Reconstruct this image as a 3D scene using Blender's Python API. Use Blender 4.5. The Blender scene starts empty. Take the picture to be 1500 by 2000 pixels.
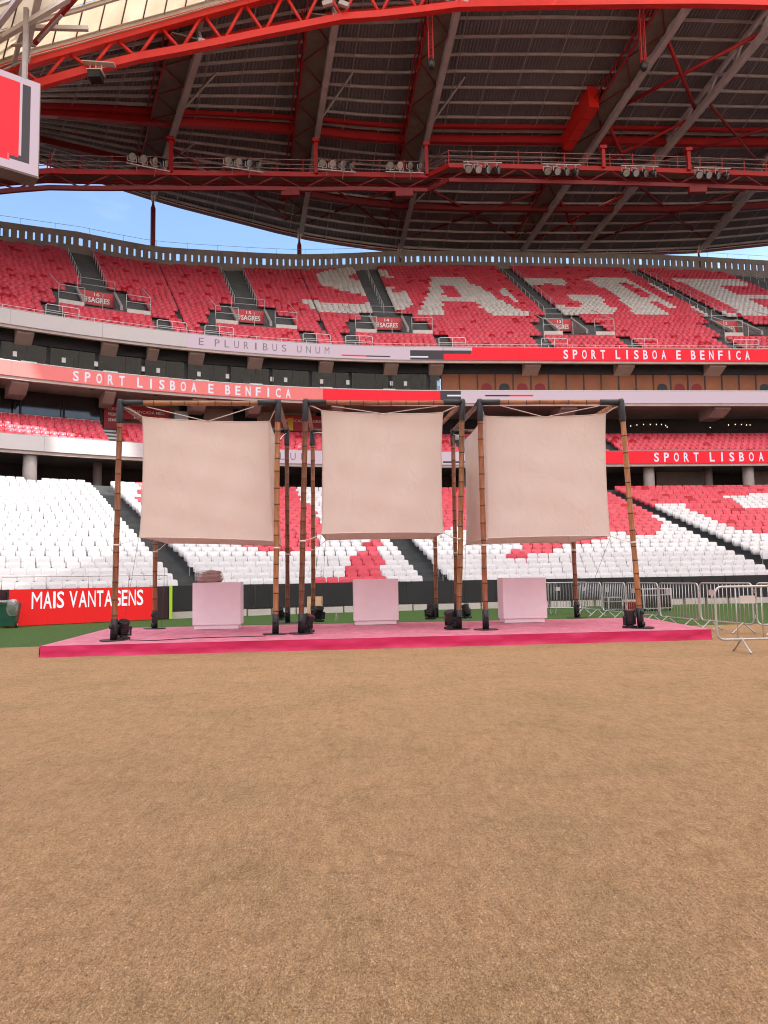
import bpy, math, random
import numpy as np
from mathutils import Vector, Matrix
random.seed(7); rng = np.random.default_rng(7)
R_ = math.radians
SC = bpy.context.scene
COL = SC.collection

# ------------------------------------------------------------------ camera
F = 1500.0; CAMZ = 1.35
PITCH = math.atan(130 / 1500.0); ROLL = R_(1.0)
_r0 = Vector((1, 0, 0)); FW = Vector((0, math.cos(PITCH), math.sin(PITCH))); _u0 = Vector((0, -math.sin(PITCH), math.cos(PITCH)))
CR = _r0 * math.cos(ROLL) - _u0 * math.sin(ROLL)
CU = _u0 * math.cos(ROLL) + _r0 * math.sin(ROLL)
CAM = Vector((0, 0, CAMZ))
cd = bpy.data.cameras.new('camera'); cam = bpy.data.objects.new('camera', cd); COL.objects.link(cam)
cd.sensor_fit = 'VERTICAL'; cd.sensor_height = 24.0; cd.lens = F / 2000.0 * 24.0
cd.clip_start = 0.05; cd.clip_end = 2000
m = Matrix.Identity(4)
for i in range(3):
    m[i][0] = CR[i]; m[i][1] = CU[i]; m[i][2] = -FW[i]; m[i][3] = CAM[i]
cam.matrix_world = m
SC.camera = cam

# ------------------------------------------------------------------ sky, sun, exposure
EXPO = 1.92
SUN_TO = Vector((0.59, -0.06, 1.0)).normalized()
w = bpy.data.worlds.new('World'); SC.world = w; w.use_nodes = True
nt = w.node_tree; bg = nt.nodes['Background']
sky = nt.nodes.new('ShaderNodeTexSky'); sky.sky_type = 'NISHITA'; sky.sun_disc = False
sky.sun_elevation = math.asin(SUN_TO.z); sky.sun_rotation = math.atan2(SUN_TO.x, SUN_TO.y)
sky.air_density = 1.0; sky.dust_density = 0.1; sky.ozone_density = 2.0
bg.inputs['Strength'].default_value = 0.078
# thin high cloud, the same all over the sky
tc = nt.nodes.new('ShaderNodeTexCoord'); mp = nt.nodes.new('ShaderNodeMapping'); mp.inputs['Scale'].default_value = (1.2, 1.2, 4.0)
ns = nt.nodes.new('ShaderNodeTexNoise'); ns.inputs['Scale'].default_value = 2.2; ns.inputs['Detail'].default_value = 7; ns.inputs['Roughness'].default_value = 0.55
rp = nt.nodes.new('ShaderNodeMapRange'); rp.inputs[1].default_value = 0.46; rp.inputs[2].default_value = 0.78; rp.inputs[3].default_value = 0.0; rp.inputs[4].default_value = 0.30
mx = nt.nodes.new('ShaderNodeMixRGB'); mx.inputs[2].default_value = (6.0, 6.4, 7.2, 1)
nt.links.new(tc.outputs['Generated'], mp.inputs['Vector']); nt.links.new(mp.outputs[0], ns.inputs['Vector'])
nt.links.new(ns.outputs['Fac'], rp.inputs[0]); nt.links.new(rp.outputs[0], mx.inputs[0])
nt.links.new(sky.outputs[0], mx.inputs[1]); nt.links.new(mx.outputs[0], bg.inputs['Color'])
sd = bpy.data.lights.new('sun', 'SUN'); sd.energy = 3.0; sd.angle = R_(0.53); sd.color = (1.0, 0.95, 0.87)
so = bpy.data.objects.new('sun', sd); COL.objects.link(so); so.location = (60, -20, 120)
so.rotation_euler = (-SUN_TO).to_track_quat('-Z', 'Y').to_euler()
vs = SC.view_settings; vs.view_transform = 'Standard'; vs.look = 'None'; vs.gamma = 1; vs.use_curve_mapping = False
vs.exposure = EXPO
LED = 1.0 / (2 ** EXPO)
SC.render.engine = 'CYCLES'
cy = SC.cycles
cy.use_denoising = True
try: cy.denoiser = 'OPENIMAGEDENOISE'
except Exception: pass
try:
    cy.denoising_prefilter = 'ACCURATE'; cy.denoising_input_passes = 'RGB_ALBEDO_NORMAL'
except Exception: pass
cy.pixel_filter_type = 'BLACKMAN_HARRIS'; cy.filter_width = 1.05
cy.max_bounces = 8; cy.diffuse_bounces = 5; cy.glossy_bounces = 3; cy.transmission_bounces = 6; cy.transparent_max_bounces = 8
cy.sample_clamp_indirect = 6.0; cy.caustics_reflective = False; cy.caustics_refractive = False

# ------------------------------------------------------------------ pixel geometry (photo 1500 x 2000) used to survey real positions
def ray(px, py): return FW + CR * ((px - 750) / F) + CU * ((1000 - py) / F)
def P(px, py, Y):
    d = ray(px, py); return CAM + d * (Y / d.y)
def G(px, py, z=0.0):
    d = ray(px, py); return CAM + d * ((z - CAMZ) / d.z)
def proj(p):
    d = Vector(p) - CAM; f = d.dot(FW)
    return 750 + F * d.dot(CR) / f, 1000 - F * d.dot(CU) / f
# the bowl: concentric rings round C, an arc on the left running into a straight stand on the right
C0 = Vector((8.5, 2.0)); A0 = R_(4.5); REF = 60.0
UX, UY = math.cos(A0), math.sin(A0); NX, NY = -math.sin(A0), math.cos(A0)
def nrm(t):
    if t >= 0: return NX, NY
    a = A0 - t / REF; return -math.sin(a), math.cos(a)
def ring(t, R):
    nx, ny = nrm(t); x = C0.x + R * nx; y = C0.y + R * ny
    if t > 0: x += UX * t; y += UY * t
    return x, y
def rp3(t, R, z): x, y = ring(t, R); return (x, y, z)
def hit(px, py, R):
    d = ray(px, py)
    s = (R + C0.x * NX + C0.y * NY) / (d.x * NX + d.y * NY)
    x, y = d.x * s, d.y * s; t = (x - C0.x) * UX + (y - C0.y) * UY
    if t < 0:
        a = d.x ** 2 + d.y ** 2; b = -2 * (d.x * C0.x + d.y * C0.y); c = C0.x ** 2 + C0.y ** 2 - R * R
        s = (-b + math.sqrt(b * b - 4 * a * c)) / (2 * a); x, y = d.x * s, d.y * s
        t = -(math.atan2(-(x - C0.x), y - C0.y) - A0) * REF
    return t, CAMZ + d.z * s
def interp(xs, ys): 
    xs = np.array(xs, float); ys = np.array(ys, float); o = np.argsort(xs); xs, ys = xs[o], ys[o]
    return lambda v: float(np.interp(v, xs, ys))
T0, T1 = -62.0, 64.0
def tsamp(a, b, step=1.5):
    n = max(1, int(math.ceil(abs(b - a) / step))); return [a + (b - a) * i / n for i in range(n + 1)]

# ------------------------------------------------------------------ materials
def mat(name, col, rough=0.6, metal=0.0, var=0.0, vscale=4.0, bump=0.0, bscale=30.0, spec=0.5, emit=None, estr=0.0, var2=None, trans=0.0):
    M = bpy.data.materials.new(name); M.use_nodes = True; t = M.node_tree; b = t.nodes['Principled BSDF']
    c = (*col, 1.0)
    b.inputs['Base Color'].default_value = c; b.inputs['Roughness'].default_value = rough; b.inputs['Metallic'].default_value = metal
    b.inputs['Specular IOR Level'].default_value = spec
    if emit: b.inputs['Emission Color'].default_value = (*emit, 1); b.inputs['Emission Strength'].default_value = estr
    if var > 0 or bump > 0:
        tcn = t.nodes.new('ShaderNodeTexCoord')
    if var > 0:
        n = t.nodes.new('ShaderNodeTexNoise'); n.inputs['Scale'].default_value = vscale; n.inputs['Detail'].default_value = 6; n.inputs['Roughness'].default_value = 0.65
        t.links.new(tcn.outputs['Object'], n.inputs['Vector'])
        r = t.nodes.new('ShaderNodeMapRange'); r.inputs[1].default_value = 0.3; r.inputs[2].default_value = 0.7
        t.links.new(n.outputs['Fac'], r.inputs[0])
        x = t.nodes.new('ShaderNodeMixRGB')
        lo = var2 if var2 else tuple(v * (1 - var) for v in col); hi = tuple(min(1, v * (1 + var * 0.5)) for v in col)
        x.inputs[1].default_value = (*lo, 1); x.inputs[2].default_value = (*hi, 1)
        t.links.new(r.outputs[0], x.inputs[0]); t.links.new(x.outputs[0], b.inputs['Base Color'])
        r2 = t.nodes.new('ShaderNodeMapRange'); r2.inputs[3].default_value = max(0, rough - 0.1); r2.inputs[4].default_value = min(1, rough + 0.12)
        t.links.new(n.outputs['Fac'], r2.inputs[0]); t.links.new(r2.outputs[0], b.inputs['Roughness'])
    if bump > 0:
        n2 = t.nodes.new('ShaderNodeTexNoise'); n2.inputs['Scale'].default_value = bscale; n2.inputs['Detail'].default_value = 5
        t.links.new(tcn.outputs['Object'], n2.inputs['Vector'])
        bm = t.nodes.new('ShaderNodeBump'); bm.inputs['Strength'].default_value = bump; bm.inputs['Distance'].default_value = 0.02
        t.links.new(n2.outputs['Fac'], bm.inputs['Height']); t.links.new(bm.outputs[0], b.inputs['Normal'])
    return M
MT = {}
MT['concrete'] = mat('concrete', (0.36, 0.33, 0.31), 0.85, var=0.3, vscale=0.6, bump=0.2)
MT['soffit'] = mat('soffit_concrete', (0.50, 0.39, 0.34), 0.85, var=0.2, vscale=0.8)
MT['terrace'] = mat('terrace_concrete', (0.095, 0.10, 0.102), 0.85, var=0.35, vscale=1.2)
MT['pale'] = mat('pale_render', (0.62, 0.57, 0.53), 0.8, var=0.15, vscale=1.5)
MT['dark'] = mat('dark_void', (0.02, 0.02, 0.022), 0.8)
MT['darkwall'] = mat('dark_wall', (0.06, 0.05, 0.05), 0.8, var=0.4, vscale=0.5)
MT['column'] = mat('column_concrete', (0.42, 0.36, 0.33), 0.8, var=0.2, vscale=1.5)
MT['parapet'] = mat('parapet_brown', (0.29, 0.245, 0.225), 0.85, var=0.25, vscale=0.7)
MT['steel'] = mat('galvanised_steel', (0.56, 0.555, 0.55), 0.42, 0.55, var=0.25, vscale=14)
MT['railgrey'] = mat('rail_grey', (0.55, 0.55, 0.54), 0.5, 0.2)
MT['railwhite'] = mat('rail_white', (0.78, 0.77, 0.75), 0.5)
MT['roofgrey'] = mat('roof_steel_grey', (0.46, 0.40, 0.395), 0.55, var=0.2, vscale=1.0)
MT['rooflight'] = mat('roof_steel_pale', (0.62, 0.56, 0.50), 0.55, var=0.15, vscale=1.0)
MT['sheet'] = mat('roof_sheet_paint', (0.20, 0.178, 0.19), 0.6, var=0.25, vscale=0.15)
MT['red'] = mat('red_paint', (0.37, 0.008, 0.009), 0.5, var=0.15, vscale=1.5)
MT['redlit'] = mat('red_paint_sunlit', (0.66, 0.020, 0.012), 0.45, var=0.1, vscale=1.0)  # lighter copy of the red paint, the arch's sunlight is in its colour
MT['darkred'] = mat('dark_red_paint', (0.19, 0.008, 0.010), 0.55, var=0.2, vscale=1.0)
MT['plate'] = mat('walkway_plate', (0.17, 0.13, 0.105), 0.7, var=0.3, vscale=0.8)
MT['black'] = mat('black_metal', (0.016, 0.016, 0.017), 0.45, var=0.3, vscale=8)
MT['blackmat'] = mat('black_panel', (0.022, 0.023, 0.025), 0.6, var=0.35, vscale=1.0)
MT['lens'] = mat('lamp_glass', (0.42, 0.36, 0.33), 0.18, 0.6)
MT['glass'] = mat('dark_glass', (0.03, 0.032, 0.035), 0.08, spec=0.8)
MT['boxorange'] = mat('orange_brown_blind', (0.30, 0.105, 0.045), 0.7, var=0.25, vscale=0.6)
MT['logored'] = mat('dull_red_print', (0.22, 0.02, 0.025), 0.7)
MT['paper'] = mat('white_paper', (0.75, 0.75, 0.73), 0.8)
MT['signred'] = mat('sign_red', (0.60, 0.055, 0.065), 0.55)
MT['postred'] = mat('poster_red', (0.45, 0.03, 0.035), 0.6, var=0.2, vscale=0.8)
MT['white'] = mat('white_paint', (0.80, 0.79, 0.78), 0.5)
MT['teal'] = mat('pale_teal_cabinet', (0.52, 0.62, 0.62), 0.5)
MT['pink'] = mat('plinth_paint', (0.95, 0.89, 0.92), 0.55, var=0.05, vscale=2.0)
MT['bin'] = mat('bin_green', (0.012, 0.10, 0.055), 0.45, var=0.2, vscale=5)
MT['rubber'] = mat('rubber', (0.012, 0.012, 0.012), 0.7)
MT['rope'] = mat('white_rope', (0.72, 0.66, 0.60), 0.8)
MT['cable'] = mat('thin_cable', (0.10, 0.09, 0.08), 0.6)
MT['ply'] = mat('plywood', (0.52, 0.34, 0.19), 0.7, var=0.2, vscale=6)
MT['acid'] = mat('yellow_green_edge', (0.50, 0.85, 0.03), 0.5)
MT['maroon'] = mat('maroon_panel', (0.035, 0.012, 0.016), 0.6)
def led(name, col, s):
    M = mat(name, (0.05, 0.043, 0.045), 0.6, spec=0.02, emit=col, estr=s * LED); return M
MT['ledred'] = led('screen_red', (1.0, 0.0, 0.018), 0.95)
MT['ledpink'] = led('screen_pale_pink', (0.80, 0.60, 0.68), 0.80)
MT['ledgrey'] = led('screen_charcoal', (0.060, 0.055, 0.065), 0.6)
MT['ledwhite'] = led('screen_white', (0.80, 0.76, 0.86), 1.0)
MT['ledblack'] = led('screen_black', (0.03, 0.022, 0.028), 0.6)
MT['ledtext'] = led('screen_dim_text', (0.27, 0.21, 0.235), 0.8)
MT['boardred'] = led('board_red', (0.80, 0.012, 0.012), 0.55)
MT['boardred'].node_tree.nodes['Principled BSDF'].inputs['Base Color'].default_value = (0.5, 0.03, 0.03, 1)
MT['screenoff'] = mat('screen_switched_off', (0.60, 0.555, 0.545), 0.6, var=0.06, vscale=0.3)
MT['ledred_sunwash'] = mat('screen_red_sunwashed', (0.30, 0.235, 0.22), 0.6, spec=0.03, emit=(1.0, 0.02, 0.02), estr=0.62 * LED)  # sun-washed copy of the red screen: sunlight put into a paler face colour
MT['bulb'] = mat('warm_bulb', (0.8, 0.7, 0.5), 0.4, emit=(1, 0.85, 0.6), estr=.5)

def seat_material(name, col, lo):
    M = bpy.data.materials.new(name); M.use_nodes = True; t = M.node_tree; b = t.nodes['Principled BSDF']
    oi = t.nodes.new('ShaderNodeObjectInfo'); x = t.nodes.new('ShaderNodeMixRGB'); x.inputs[1].default_value = (*lo, 1); x.inputs[2].default_value = (*col, 1)
    t.links.new(oi.outputs['Random'], x.inputs[0]); t.links.new(x.outputs[0], b.inputs['Base Color']); b.inputs['Roughness'].default_value = 0.42
    return M
MT['seatwhite'] = seat_material('white_seat_plastic', (0.78, 0.77, 0.77), (0.70, 0.69, 0.69))
MT['seatred'] = seat_material('red_seat_plastic', (0.74, 0.075, 0.115), (0.64, 0.05, 0.085))
def attr_material(name):
    M = bpy.data.materials.new(name); M.use_nodes = True; t = M.node_tree; b = t.nodes['Principled BSDF']
    a = t.nodes.new('ShaderNodeAttribute'); a.attribute_name = 'Col'
    t.links.new(a.outputs['Color'], b.inputs['Base Color']); b.inputs['Roughness'].default_value = 0.42
    return M
MT['seatmix'] = attr_material('seat_plastic_mixed')

# ------------------------------------------------------------------ mesh helpers
class MB:
    def __init__(s): s.v = []; s.f = []; s.m = []; s.sm = []
    def add(s, vs, fs, mi=0, smooth=False):
        o = len(s.v); s.v.extend([tuple(p) for p in vs])
        for f in fs: s.f.append(tuple(i + o for i in f)); s.m.append(mi); s.sm.append(smooth)
        return s
    def quad(s, a, b, c, d, mi=0): return s.add([a, b, c, d], [(0, 1, 2, 3)], mi)
    def box(s, c, size, ax=None, mi=0):
        c = Vector(c); hx, hy, hz = size[0] / 2, size[1] / 2, size[2] / 2
        X, Y, Z = ax if ax else (Vector((1, 0, 0)), Vector((0, 1, 0)), Vector((0, 0, 1)))
        vs = [c + X * (sx * hx) + Y * (sy * hy) + Z * (sz * hz) for sz in (-1, 1) for sy in (-1, 1) for sx in (-1, 1)]
        return s.add(vs, [(0, 2, 3, 1), (4, 5, 7, 6), (0, 1, 5, 4), (2, 6, 7, 3), (0, 4, 6, 2), (1, 3, 7, 5)], mi)
    def beam(s, a, b, wd, ht, up=(0, 0, 1), mi=0):
        a, b = Vector(a), Vector(b); d = b - a; L = d.length
        if L < 1e-6: return s
        d /= L; u = Vector(up); x = d.cross(u)
        if x.length < 1e-3: x = d.cross(Vector((0, 1, 0)))
        x.normalize(); z = x.cross(d)
        return s.box((a + b) / 2, (wd, L, ht), (x, d, z), mi)
    def ibeam(s, a, b, wd, ht, mi=0, up=(0, 0, 1)):
        a, b = Vector(a), Vector(b); o = Vector(up)
        s.beam(a + o * (ht / 2 - .02), b + o * (ht / 2 - .02), wd, .04, up, mi); s.beam(a - o * (ht / 2 - .02), b - o * (ht / 2 - .02), wd, .04, up, mi)
        return s.beam(a, b, .03, ht - .08, up, mi)
    def tube(s, pts, r, n=8, mi=0, caps=True, smooth=True):
        pts = [Vector(p) for p in pts]; k = len(pts); rs = r if isinstance(r, (list, tuple)) else [r] * k
        o = len(s.v); px = None
        for i, p in enumerate(pts):
            d = (pts[min(i + 1, k - 1)] - pts[max(i - 1, 0)]).normalized()
            if px is None:
                px = d.cross(Vector((0, 0, 1)))
                if px.length < 1e-2: px = d.cross(Vector((0, 1, 0)))
            px = (px - d * px.dot(d)).normalized(); py = d.cross(px)
            for j in range(n):
                a = 2 * math.pi * j / n; s.v.append(tuple(p + (px * math.cos(a) + py * math.sin(a)) * rs[i]))
        for i in range(k - 1):
            for j in range(n):
                s.f.append((o + i * n + j, o + i * n + (j + 1) % n, o + (i + 1) * n + (j + 1) % n, o + (i + 1) * n + j)); s.m.append(mi); s.sm.append(smooth)
        if caps:
            s.f.append(tuple(o + j for j in range(n))[::-1]); s.m.append(mi); s.sm.append(False)
            s.f.append(tuple(o + (k - 1) * n + j for j in range(n))); s.m.append(mi); s.sm.append(False)
        return s
    def sweep(s, ts, prof, closed=False, mi=0, skip=None, smooth=False):
        """prof(t) -> list of (R,z); surface swept round the bowl"""
        rows = [[rp3(t, R, z) for R, z in prof(t)] for t in ts]; k = len(rows[0]); o = len(s.v)
        for r in rows: s.v.extend(r)
        for i in range(len(ts) - 1):
            for j in range(k if closed else k - 1):
                if skip and skip(i, j): continue
                j2 = (j + 1) % k
                s.f.append((o + i * k + j, o + (i + 1) * k + j, o + (i + 1) * k + j2, o + i * k + j2)); s.m.append(mi); s.sm.append(smooth)
        if closed:
            s.f.append(tuple(o + j for j in range(k))); s.m.append(mi); s.sm.append(False)
            s.f.append(tuple(o + (len(ts) - 1) * k + j for j in range(k))[::-1]); s.m.append(mi); s.sm.append(False)
        return s
    def ringbox(s, t0, t1, r0, r1, z0, z1, mi=0, step=1.5):
        return s.sweep(tsamp(t0, t1, step), lambda t: [(r0, z0), (r1, z0), (r1, z1), (r0, z1)], True, mi)
    def mesh(s, name, mats):
        me = bpy.data.meshes.new(name); me.from_pydata(s.v, [], s.f)
        for mm in (mats if isinstance(mats, (list, tuple)) else [mats]): me.materials.append(MT[mm] if isinstance(mm, str) else mm)
        me.polygons.foreach_set('material_index', s.m); me.polygons.foreach_set('use_smooth', s.sm); me.update()
        return me
    def build(s, name, mats, parent=None, **k): return obj(name, s.mesh(name, mats), parent, **k)
def obj(name, me, parent=None, label=None, cat=None, group=None, kind=None, loc=None, mw=None):
    o = bpy.data.objects.new(name, me); COL.objects.link(o)
    if parent is not None:
        o.parent = parent
    if mw is not None: o.matrix_local = mw
    elif loc is not None: o.location = loc
    if label: o['label'] = label
    if cat: o['category'] = cat
    if group: o['group'] = group
    if kind: o['kind'] = kind
    return o
def thing(name, label, cat, loc=(0, 0, 0), group=None): return obj(name, None, None, label, cat, group, None, loc)
_tcache = {}
def text2d(s, sp=1.0, off=0.0):
    key = (s, sp, off)
    if key in _tcache: return _tcache[key]
    cu = bpy.data.curves.new('txt', 'FONT'); cu.body = s; cu.size = 1.0; cu.space_character = sp; cu.offset = off; cu.resolution_u = 3; cu.fill_mode = 'FRONT'
    o = bpy.data.objects.new('txt', cu); COL.objects.link(o)
    dg = bpy.context.evaluated_depsgraph_get(); me = o.evaluated_get(dg).to_mesh()
    V = np.array([v.co[:2] for v in me.vertices]); Fs = [tuple(p.vertices) for p in me.polygons]
    o.evaluated_get(dg).to_mesh_clear(); bpy.data.objects.remove(o); bpy.data.curves.remove(cu)
    V -= V.min(0); V /= V.max(0)
    _tcache[key] = (V, Fs); return V, Fs
def text_plane(mb, s, o, x, y, w_, h_, sp=1.0, off=0.0, mi=0):
    """letters in the plane o + x*a + y*b"""
    V, Fs = text2d(s, sp, off); o, x, y = Vector(o), Vector(x), Vector(y)
    return mb.add([o + x * (a * w_) + y * (b * h_) for a, b in V], Fs, mi)
def text_ring(mb, s, t0, t1, z0, z1, R, sp=1.0, off=0.0, mi=0):
    V, Fs = text2d(s, sp, off)
    return mb.add([rp3(t0 + (t1 - t0) * a, R, z0 + (z1 - z0) * b) for a, b in V], Fs, mi)

# ------------------------------------------------------------------ ground
def soft_ground():
    M = bpy.data.materials.new('brown_turf_carpet'); M.use_nodes = True; t = M.node_tree; b = t.nodes['Principled BSDF']; L = t.links
    tcn = t.nodes.new('ShaderNodeTexCoord')
    def noise(sc, det, ro, vec=None, dist=0.0):
        n = t.nodes.new('ShaderNodeTexNoise'); n.inputs['Scale'].default_value = sc; n.inputs['Detail'].default_value = det; n.inputs['Roughness'].default_value = ro
        n.inputs['Distortion'].default_value = dist
        L.new(vec if vec else tcn.outputs['Object'], n.inputs['Vector']); return n
    def ramp(src, stops):
        r = t.nodes.new('ShaderNodeValToRGB'); e = r.color_ramp.elements
        while len(e) < len(stops): e.new(0.5)
        for k, (p, c) in enumerate(stops): e[k].position = p; e[k].color = (*c, 1)
        L.new(src, r.inputs[0]); return r
    def mixn(a, bb, fac, mode='MIX'):
        x = t.nodes.new('ShaderNodeMixRGB'); x.blend_type = mode
        if isinstance(fac, float): x.inputs[0].default_value = fac
        else: L.new(fac, x.inputs[0])
        L.new(a, x.inputs[1]); L.new(bb, x.inputs[2]); return x.outputs[0]
    mpn = t.nodes.new('ShaderNodeMapping'); mpn.inputs['Scale'].default_value = (1, 0.45, 1); mpn.inputs['Rotation'].default_value = (0, 0, R_(80)); L.new(tcn.outputs['Object'], mpn.inputs['Vector'])
    fib = noise(150, 3, 0.7, mpn.outputs[0], 1.5)
    fib2 = noise(60, 4, 0.75, None, 2.0)
    base = ramp(fib.outputs['Fac'], [(0.28, (0.13, 0.071, 0.034)), (0.45, (0.375, 0.224, 0.112)), (0.59, (0.515, 0.328, 0.180)), (0.74, (0.84, 0.63, 0.415))])
    spk = ramp(fib2.outputs['Fac'], [(0.36, (0.42, 0.40, 0.38)), (0.5, (1, 1, 1)), (0.68, (1.28, 1.27, 1.25))])
    c1 = mixn(base.outputs[0], spk.outputs[0], 0.75, 'MULTIPLY')
    med = ramp(noise(7, 5, 0.7, None, 1.0).outputs['Fac'], [(0.32, (0.84, 0.80, 0.76)), (0.5, (1, 1, 1)), (0.7, (1.10, 1.11, 1.12))])
    c2 = mixn(c1, med.outputs[0], 0.9, 'MULTIPLY')
    mps = t.nodes.new('ShaderNodeMapping'); mps.inputs['Scale'].default_value = (1, 0.22, 1); mps.inputs['Rotation'].default_value = (0, 0, R_(82)); L.new(tcn.outputs['Object'], mps.inputs['Vector'])
    strk = ramp(noise(24, 6, 0.75, mps.outputs[0], 0.8).outputs['Fac'], [(0.30, (0.74, 0.71, 0.68)), (0.48, (1, 1, 1)), (0.70, (1.20, 1.19, 1.18))])
    c2 = mixn(c2, strk.outputs[0], 0.8, 'MULTIPLY')
    big = ramp(noise(0.9, 5, 0.6).outputs['Fac'], [(0.33, (0.87, 0.90, 0.86)), (0.5, (1, 1, 1)), (0.68, (1.07, 1.04, 1.02))])
    c3 = mixn(c2, big.outputs[0], 0.9, 'MULTIPLY')
    L.new(c3, b.inputs['Base Color']); b.inputs['Roughness'].default_value = 0.9; b.inputs['Specular IOR Level'].default_value = 0.15
    add = t.nodes.new('ShaderNodeMath'); add.operation = 'ADD'; L.new(fib.outputs['Fac'], add.inputs[0]); L.new(fib2.outputs['Fac'], add.inputs[1])
    bm = t.nodes.new('ShaderNodeBump'); bm.inputs['Strength'].default_value = 0.9; bm.inputs['Distance'].default_value = 0.012
    L.new(add.outputs[0], bm.inputs['Height']); L.new(bm.outputs[0], b.inputs['Normal'])
    return M
MT['carpet'] = soft_ground()
def grass_mat():
    M = mat('pitch_grass', (0.070, 0.125, 0.032), 0.8, var=0.45, vscale=9.0, bump=0.6, bscale=90, spec=0.2, var2=(0.035, 0.085, 0.018))
    return M
MT['grass'] = grass_mat()
g = MB(); g.quad((-600, -600, -.02), (600, -600, -.02), (600, 600, -.02), (-600, 600, -.02)); g.build('ground', mat('asphalt', (.05, .05, .05), .9, var=.3, vscale=.3), kind='structure')
g = MB(); g.quad((-58, -75, 0), (58, -75, 0), (58, 50, 0), (-58, 50, 0)); g.build('pitch', 'grass', kind='structure')
eA = Vector((-8.4, 16.7)); eB = Vector((10.0, 20.2)); ed = (eB - eA).normalized()
n = 60; top = []; 
for i in range(n + 1):
    q = eA + ed * (-14 + i * (60.0 / n)); w_ = 0.05 * math.sin(i * 1.7) + 0.04 * math.sin(i * 0.61 + 1)
    top.append((q.x, q.y + w_))
g = MB(); 
for i in range(n):
    a, bq = top[i], top[i + 1]; g.quad((a[0], -30, 0.012), (bq[0], -30, 0.012), (bq[0], bq[1], 0.012), (a[0], a[1], 0.012))
    g.quad((a[0], a[1], 0.012), (bq[0], bq[1], 0.012), (bq[0], bq[1] + .004, 0.0005), (a[0], a[1] + .004, 0.0005))
g.build('ground_carpet', 'carpet', kind='structure')

def fibres():
    N = 120000
    y = 1.6 + 7.5 * rng.random(N) ** 1.6; x = (rng.random(N) * 2 - 1) * (.62 * y + .4)
    a = rng.random(N) * 2 * math.pi; ln_ = rng.uniform(.005, .017, N); wd = rng.uniform(.0007, .0015, N); h = rng.uniform(.001, .005, N)
    dx, dy = np.cos(a), np.sin(a)
    V = np.empty((N, 3, 3)); 
    V[:, 0] = np.stack([x - dy * wd, y + dx * wd, np.full(N, .0125)], 1); V[:, 1] = np.stack([x + dy * wd, y - dx * wd, np.full(N, .0125)], 1); V[:, 2] = np.stack([x + dx * ln_, y + dy * ln_, .013 + h], 1)
    me = bpy.data.meshes.new('carpet_fibres'); me.vertices.add(N * 3); me.vertices.foreach_set('co', V.reshape(-1)); me.loops.add(N * 3); me.loops.foreach_set('vertex_index', np.arange(N * 3, dtype=np.int32))
    me.polygons.add(N); me.polygons.foreach_set('loop_start', np.arange(N, dtype=np.int32) * 3); me.polygons.foreach_set('loop_total', np.full(N, 3, np.int32)); me.update(calc_edges=True)
    f = rng.random(N)[:, None]; c = np.where(f < .42, np.array([[.15, .083, .04]]), np.where(f < .85, np.array([[.45, .29, .165]]), np.array([[.66, .49, .33]])))
    at = me.color_attributes.new('Col', 'FLOAT_COLOR', 'POINT'); at.data.foreach_set('color', np.repeat(np.concatenate([c, np.ones((N, 1))], 1), 3, 0).reshape(-1).astype(np.float32))
    M = attr_material('fibre_straw'); M.node_tree.nodes['Principled BSDF'].inputs['Roughness'].default_value = .9; me.materials.append(M)
    obj('carpet_fibres', me, label='loose straw coloured fibres of the brown ground cover', cat='fibres', kind='stuff')
fibres()
# ------------------------------------------------------------------ heights of the bowl
RF, R3, R2, R1 = 31.5, 55.0, 57.0, 59.0          # front wall and the three balcony fronts
F3B, F3T = hit(1300, 905, R3)[1], hit(1300, 881, R3)[1]
F2B, F2T = hit(1250, 787.5, R2)[1], hit(1250, 764.5, R2)[1]
F1B, F1T = hit(1250, 705, R1)[1], hit(1250, 681, R1)[1]
WALLH = 1.22
LN, LP = 27, 0.85; LR0 = RF + 0.25
LZ0 = 0.62; LRISE = (hit(1300, 950, LR0 + LN * LP)[1] - 0.8 - LZ0) / (LN - 1)
MN, MP, MRISE = 6, 0.80, 0.40; MR0 = R3 + 0.25; MZ0 = F3T - 0.55
UN, UP, URISE = 40, 0.80, 0.52; UR0 = R1 + 0.25; UZ0 = F1T - 0.45
# the rim of the upper tier: rows fall away towards the corner
def rim_rows():
    obs = [(-150, 446), (0, 462), (150, 480), (300, 508), (450, 516), (585, 521), (750, 514), (900, 512), (1100, 516), (1250, 518), (1367, 523), (1500, 531), (1700, 546)]
    ts, ns_ = [], []
    for px, py in obs:
        best = None
        for k in range(150, 420):
            N = k / 10.0; R = UR0 + N * UP; t, z = hit(px, py, R); e = abs(z - (UZ0 + N * URISE + 0.75))
            if best is None or e < best[0]: best = (e, N, t)
        ts.append(best[2]); ns_.append(best[1])
    return ts, ns_
_rt, _rn = rim_rows()
RIM = interp(_rt, _rn)
print('RIM', [(round(a, 1), b) for a, b in zip(_rt, _rn)])
def RW(t): return UR0 + (RIM(t) + 0.3) * UP
def ZW(t): return UZ0 + RIM(t) * URISE

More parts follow.
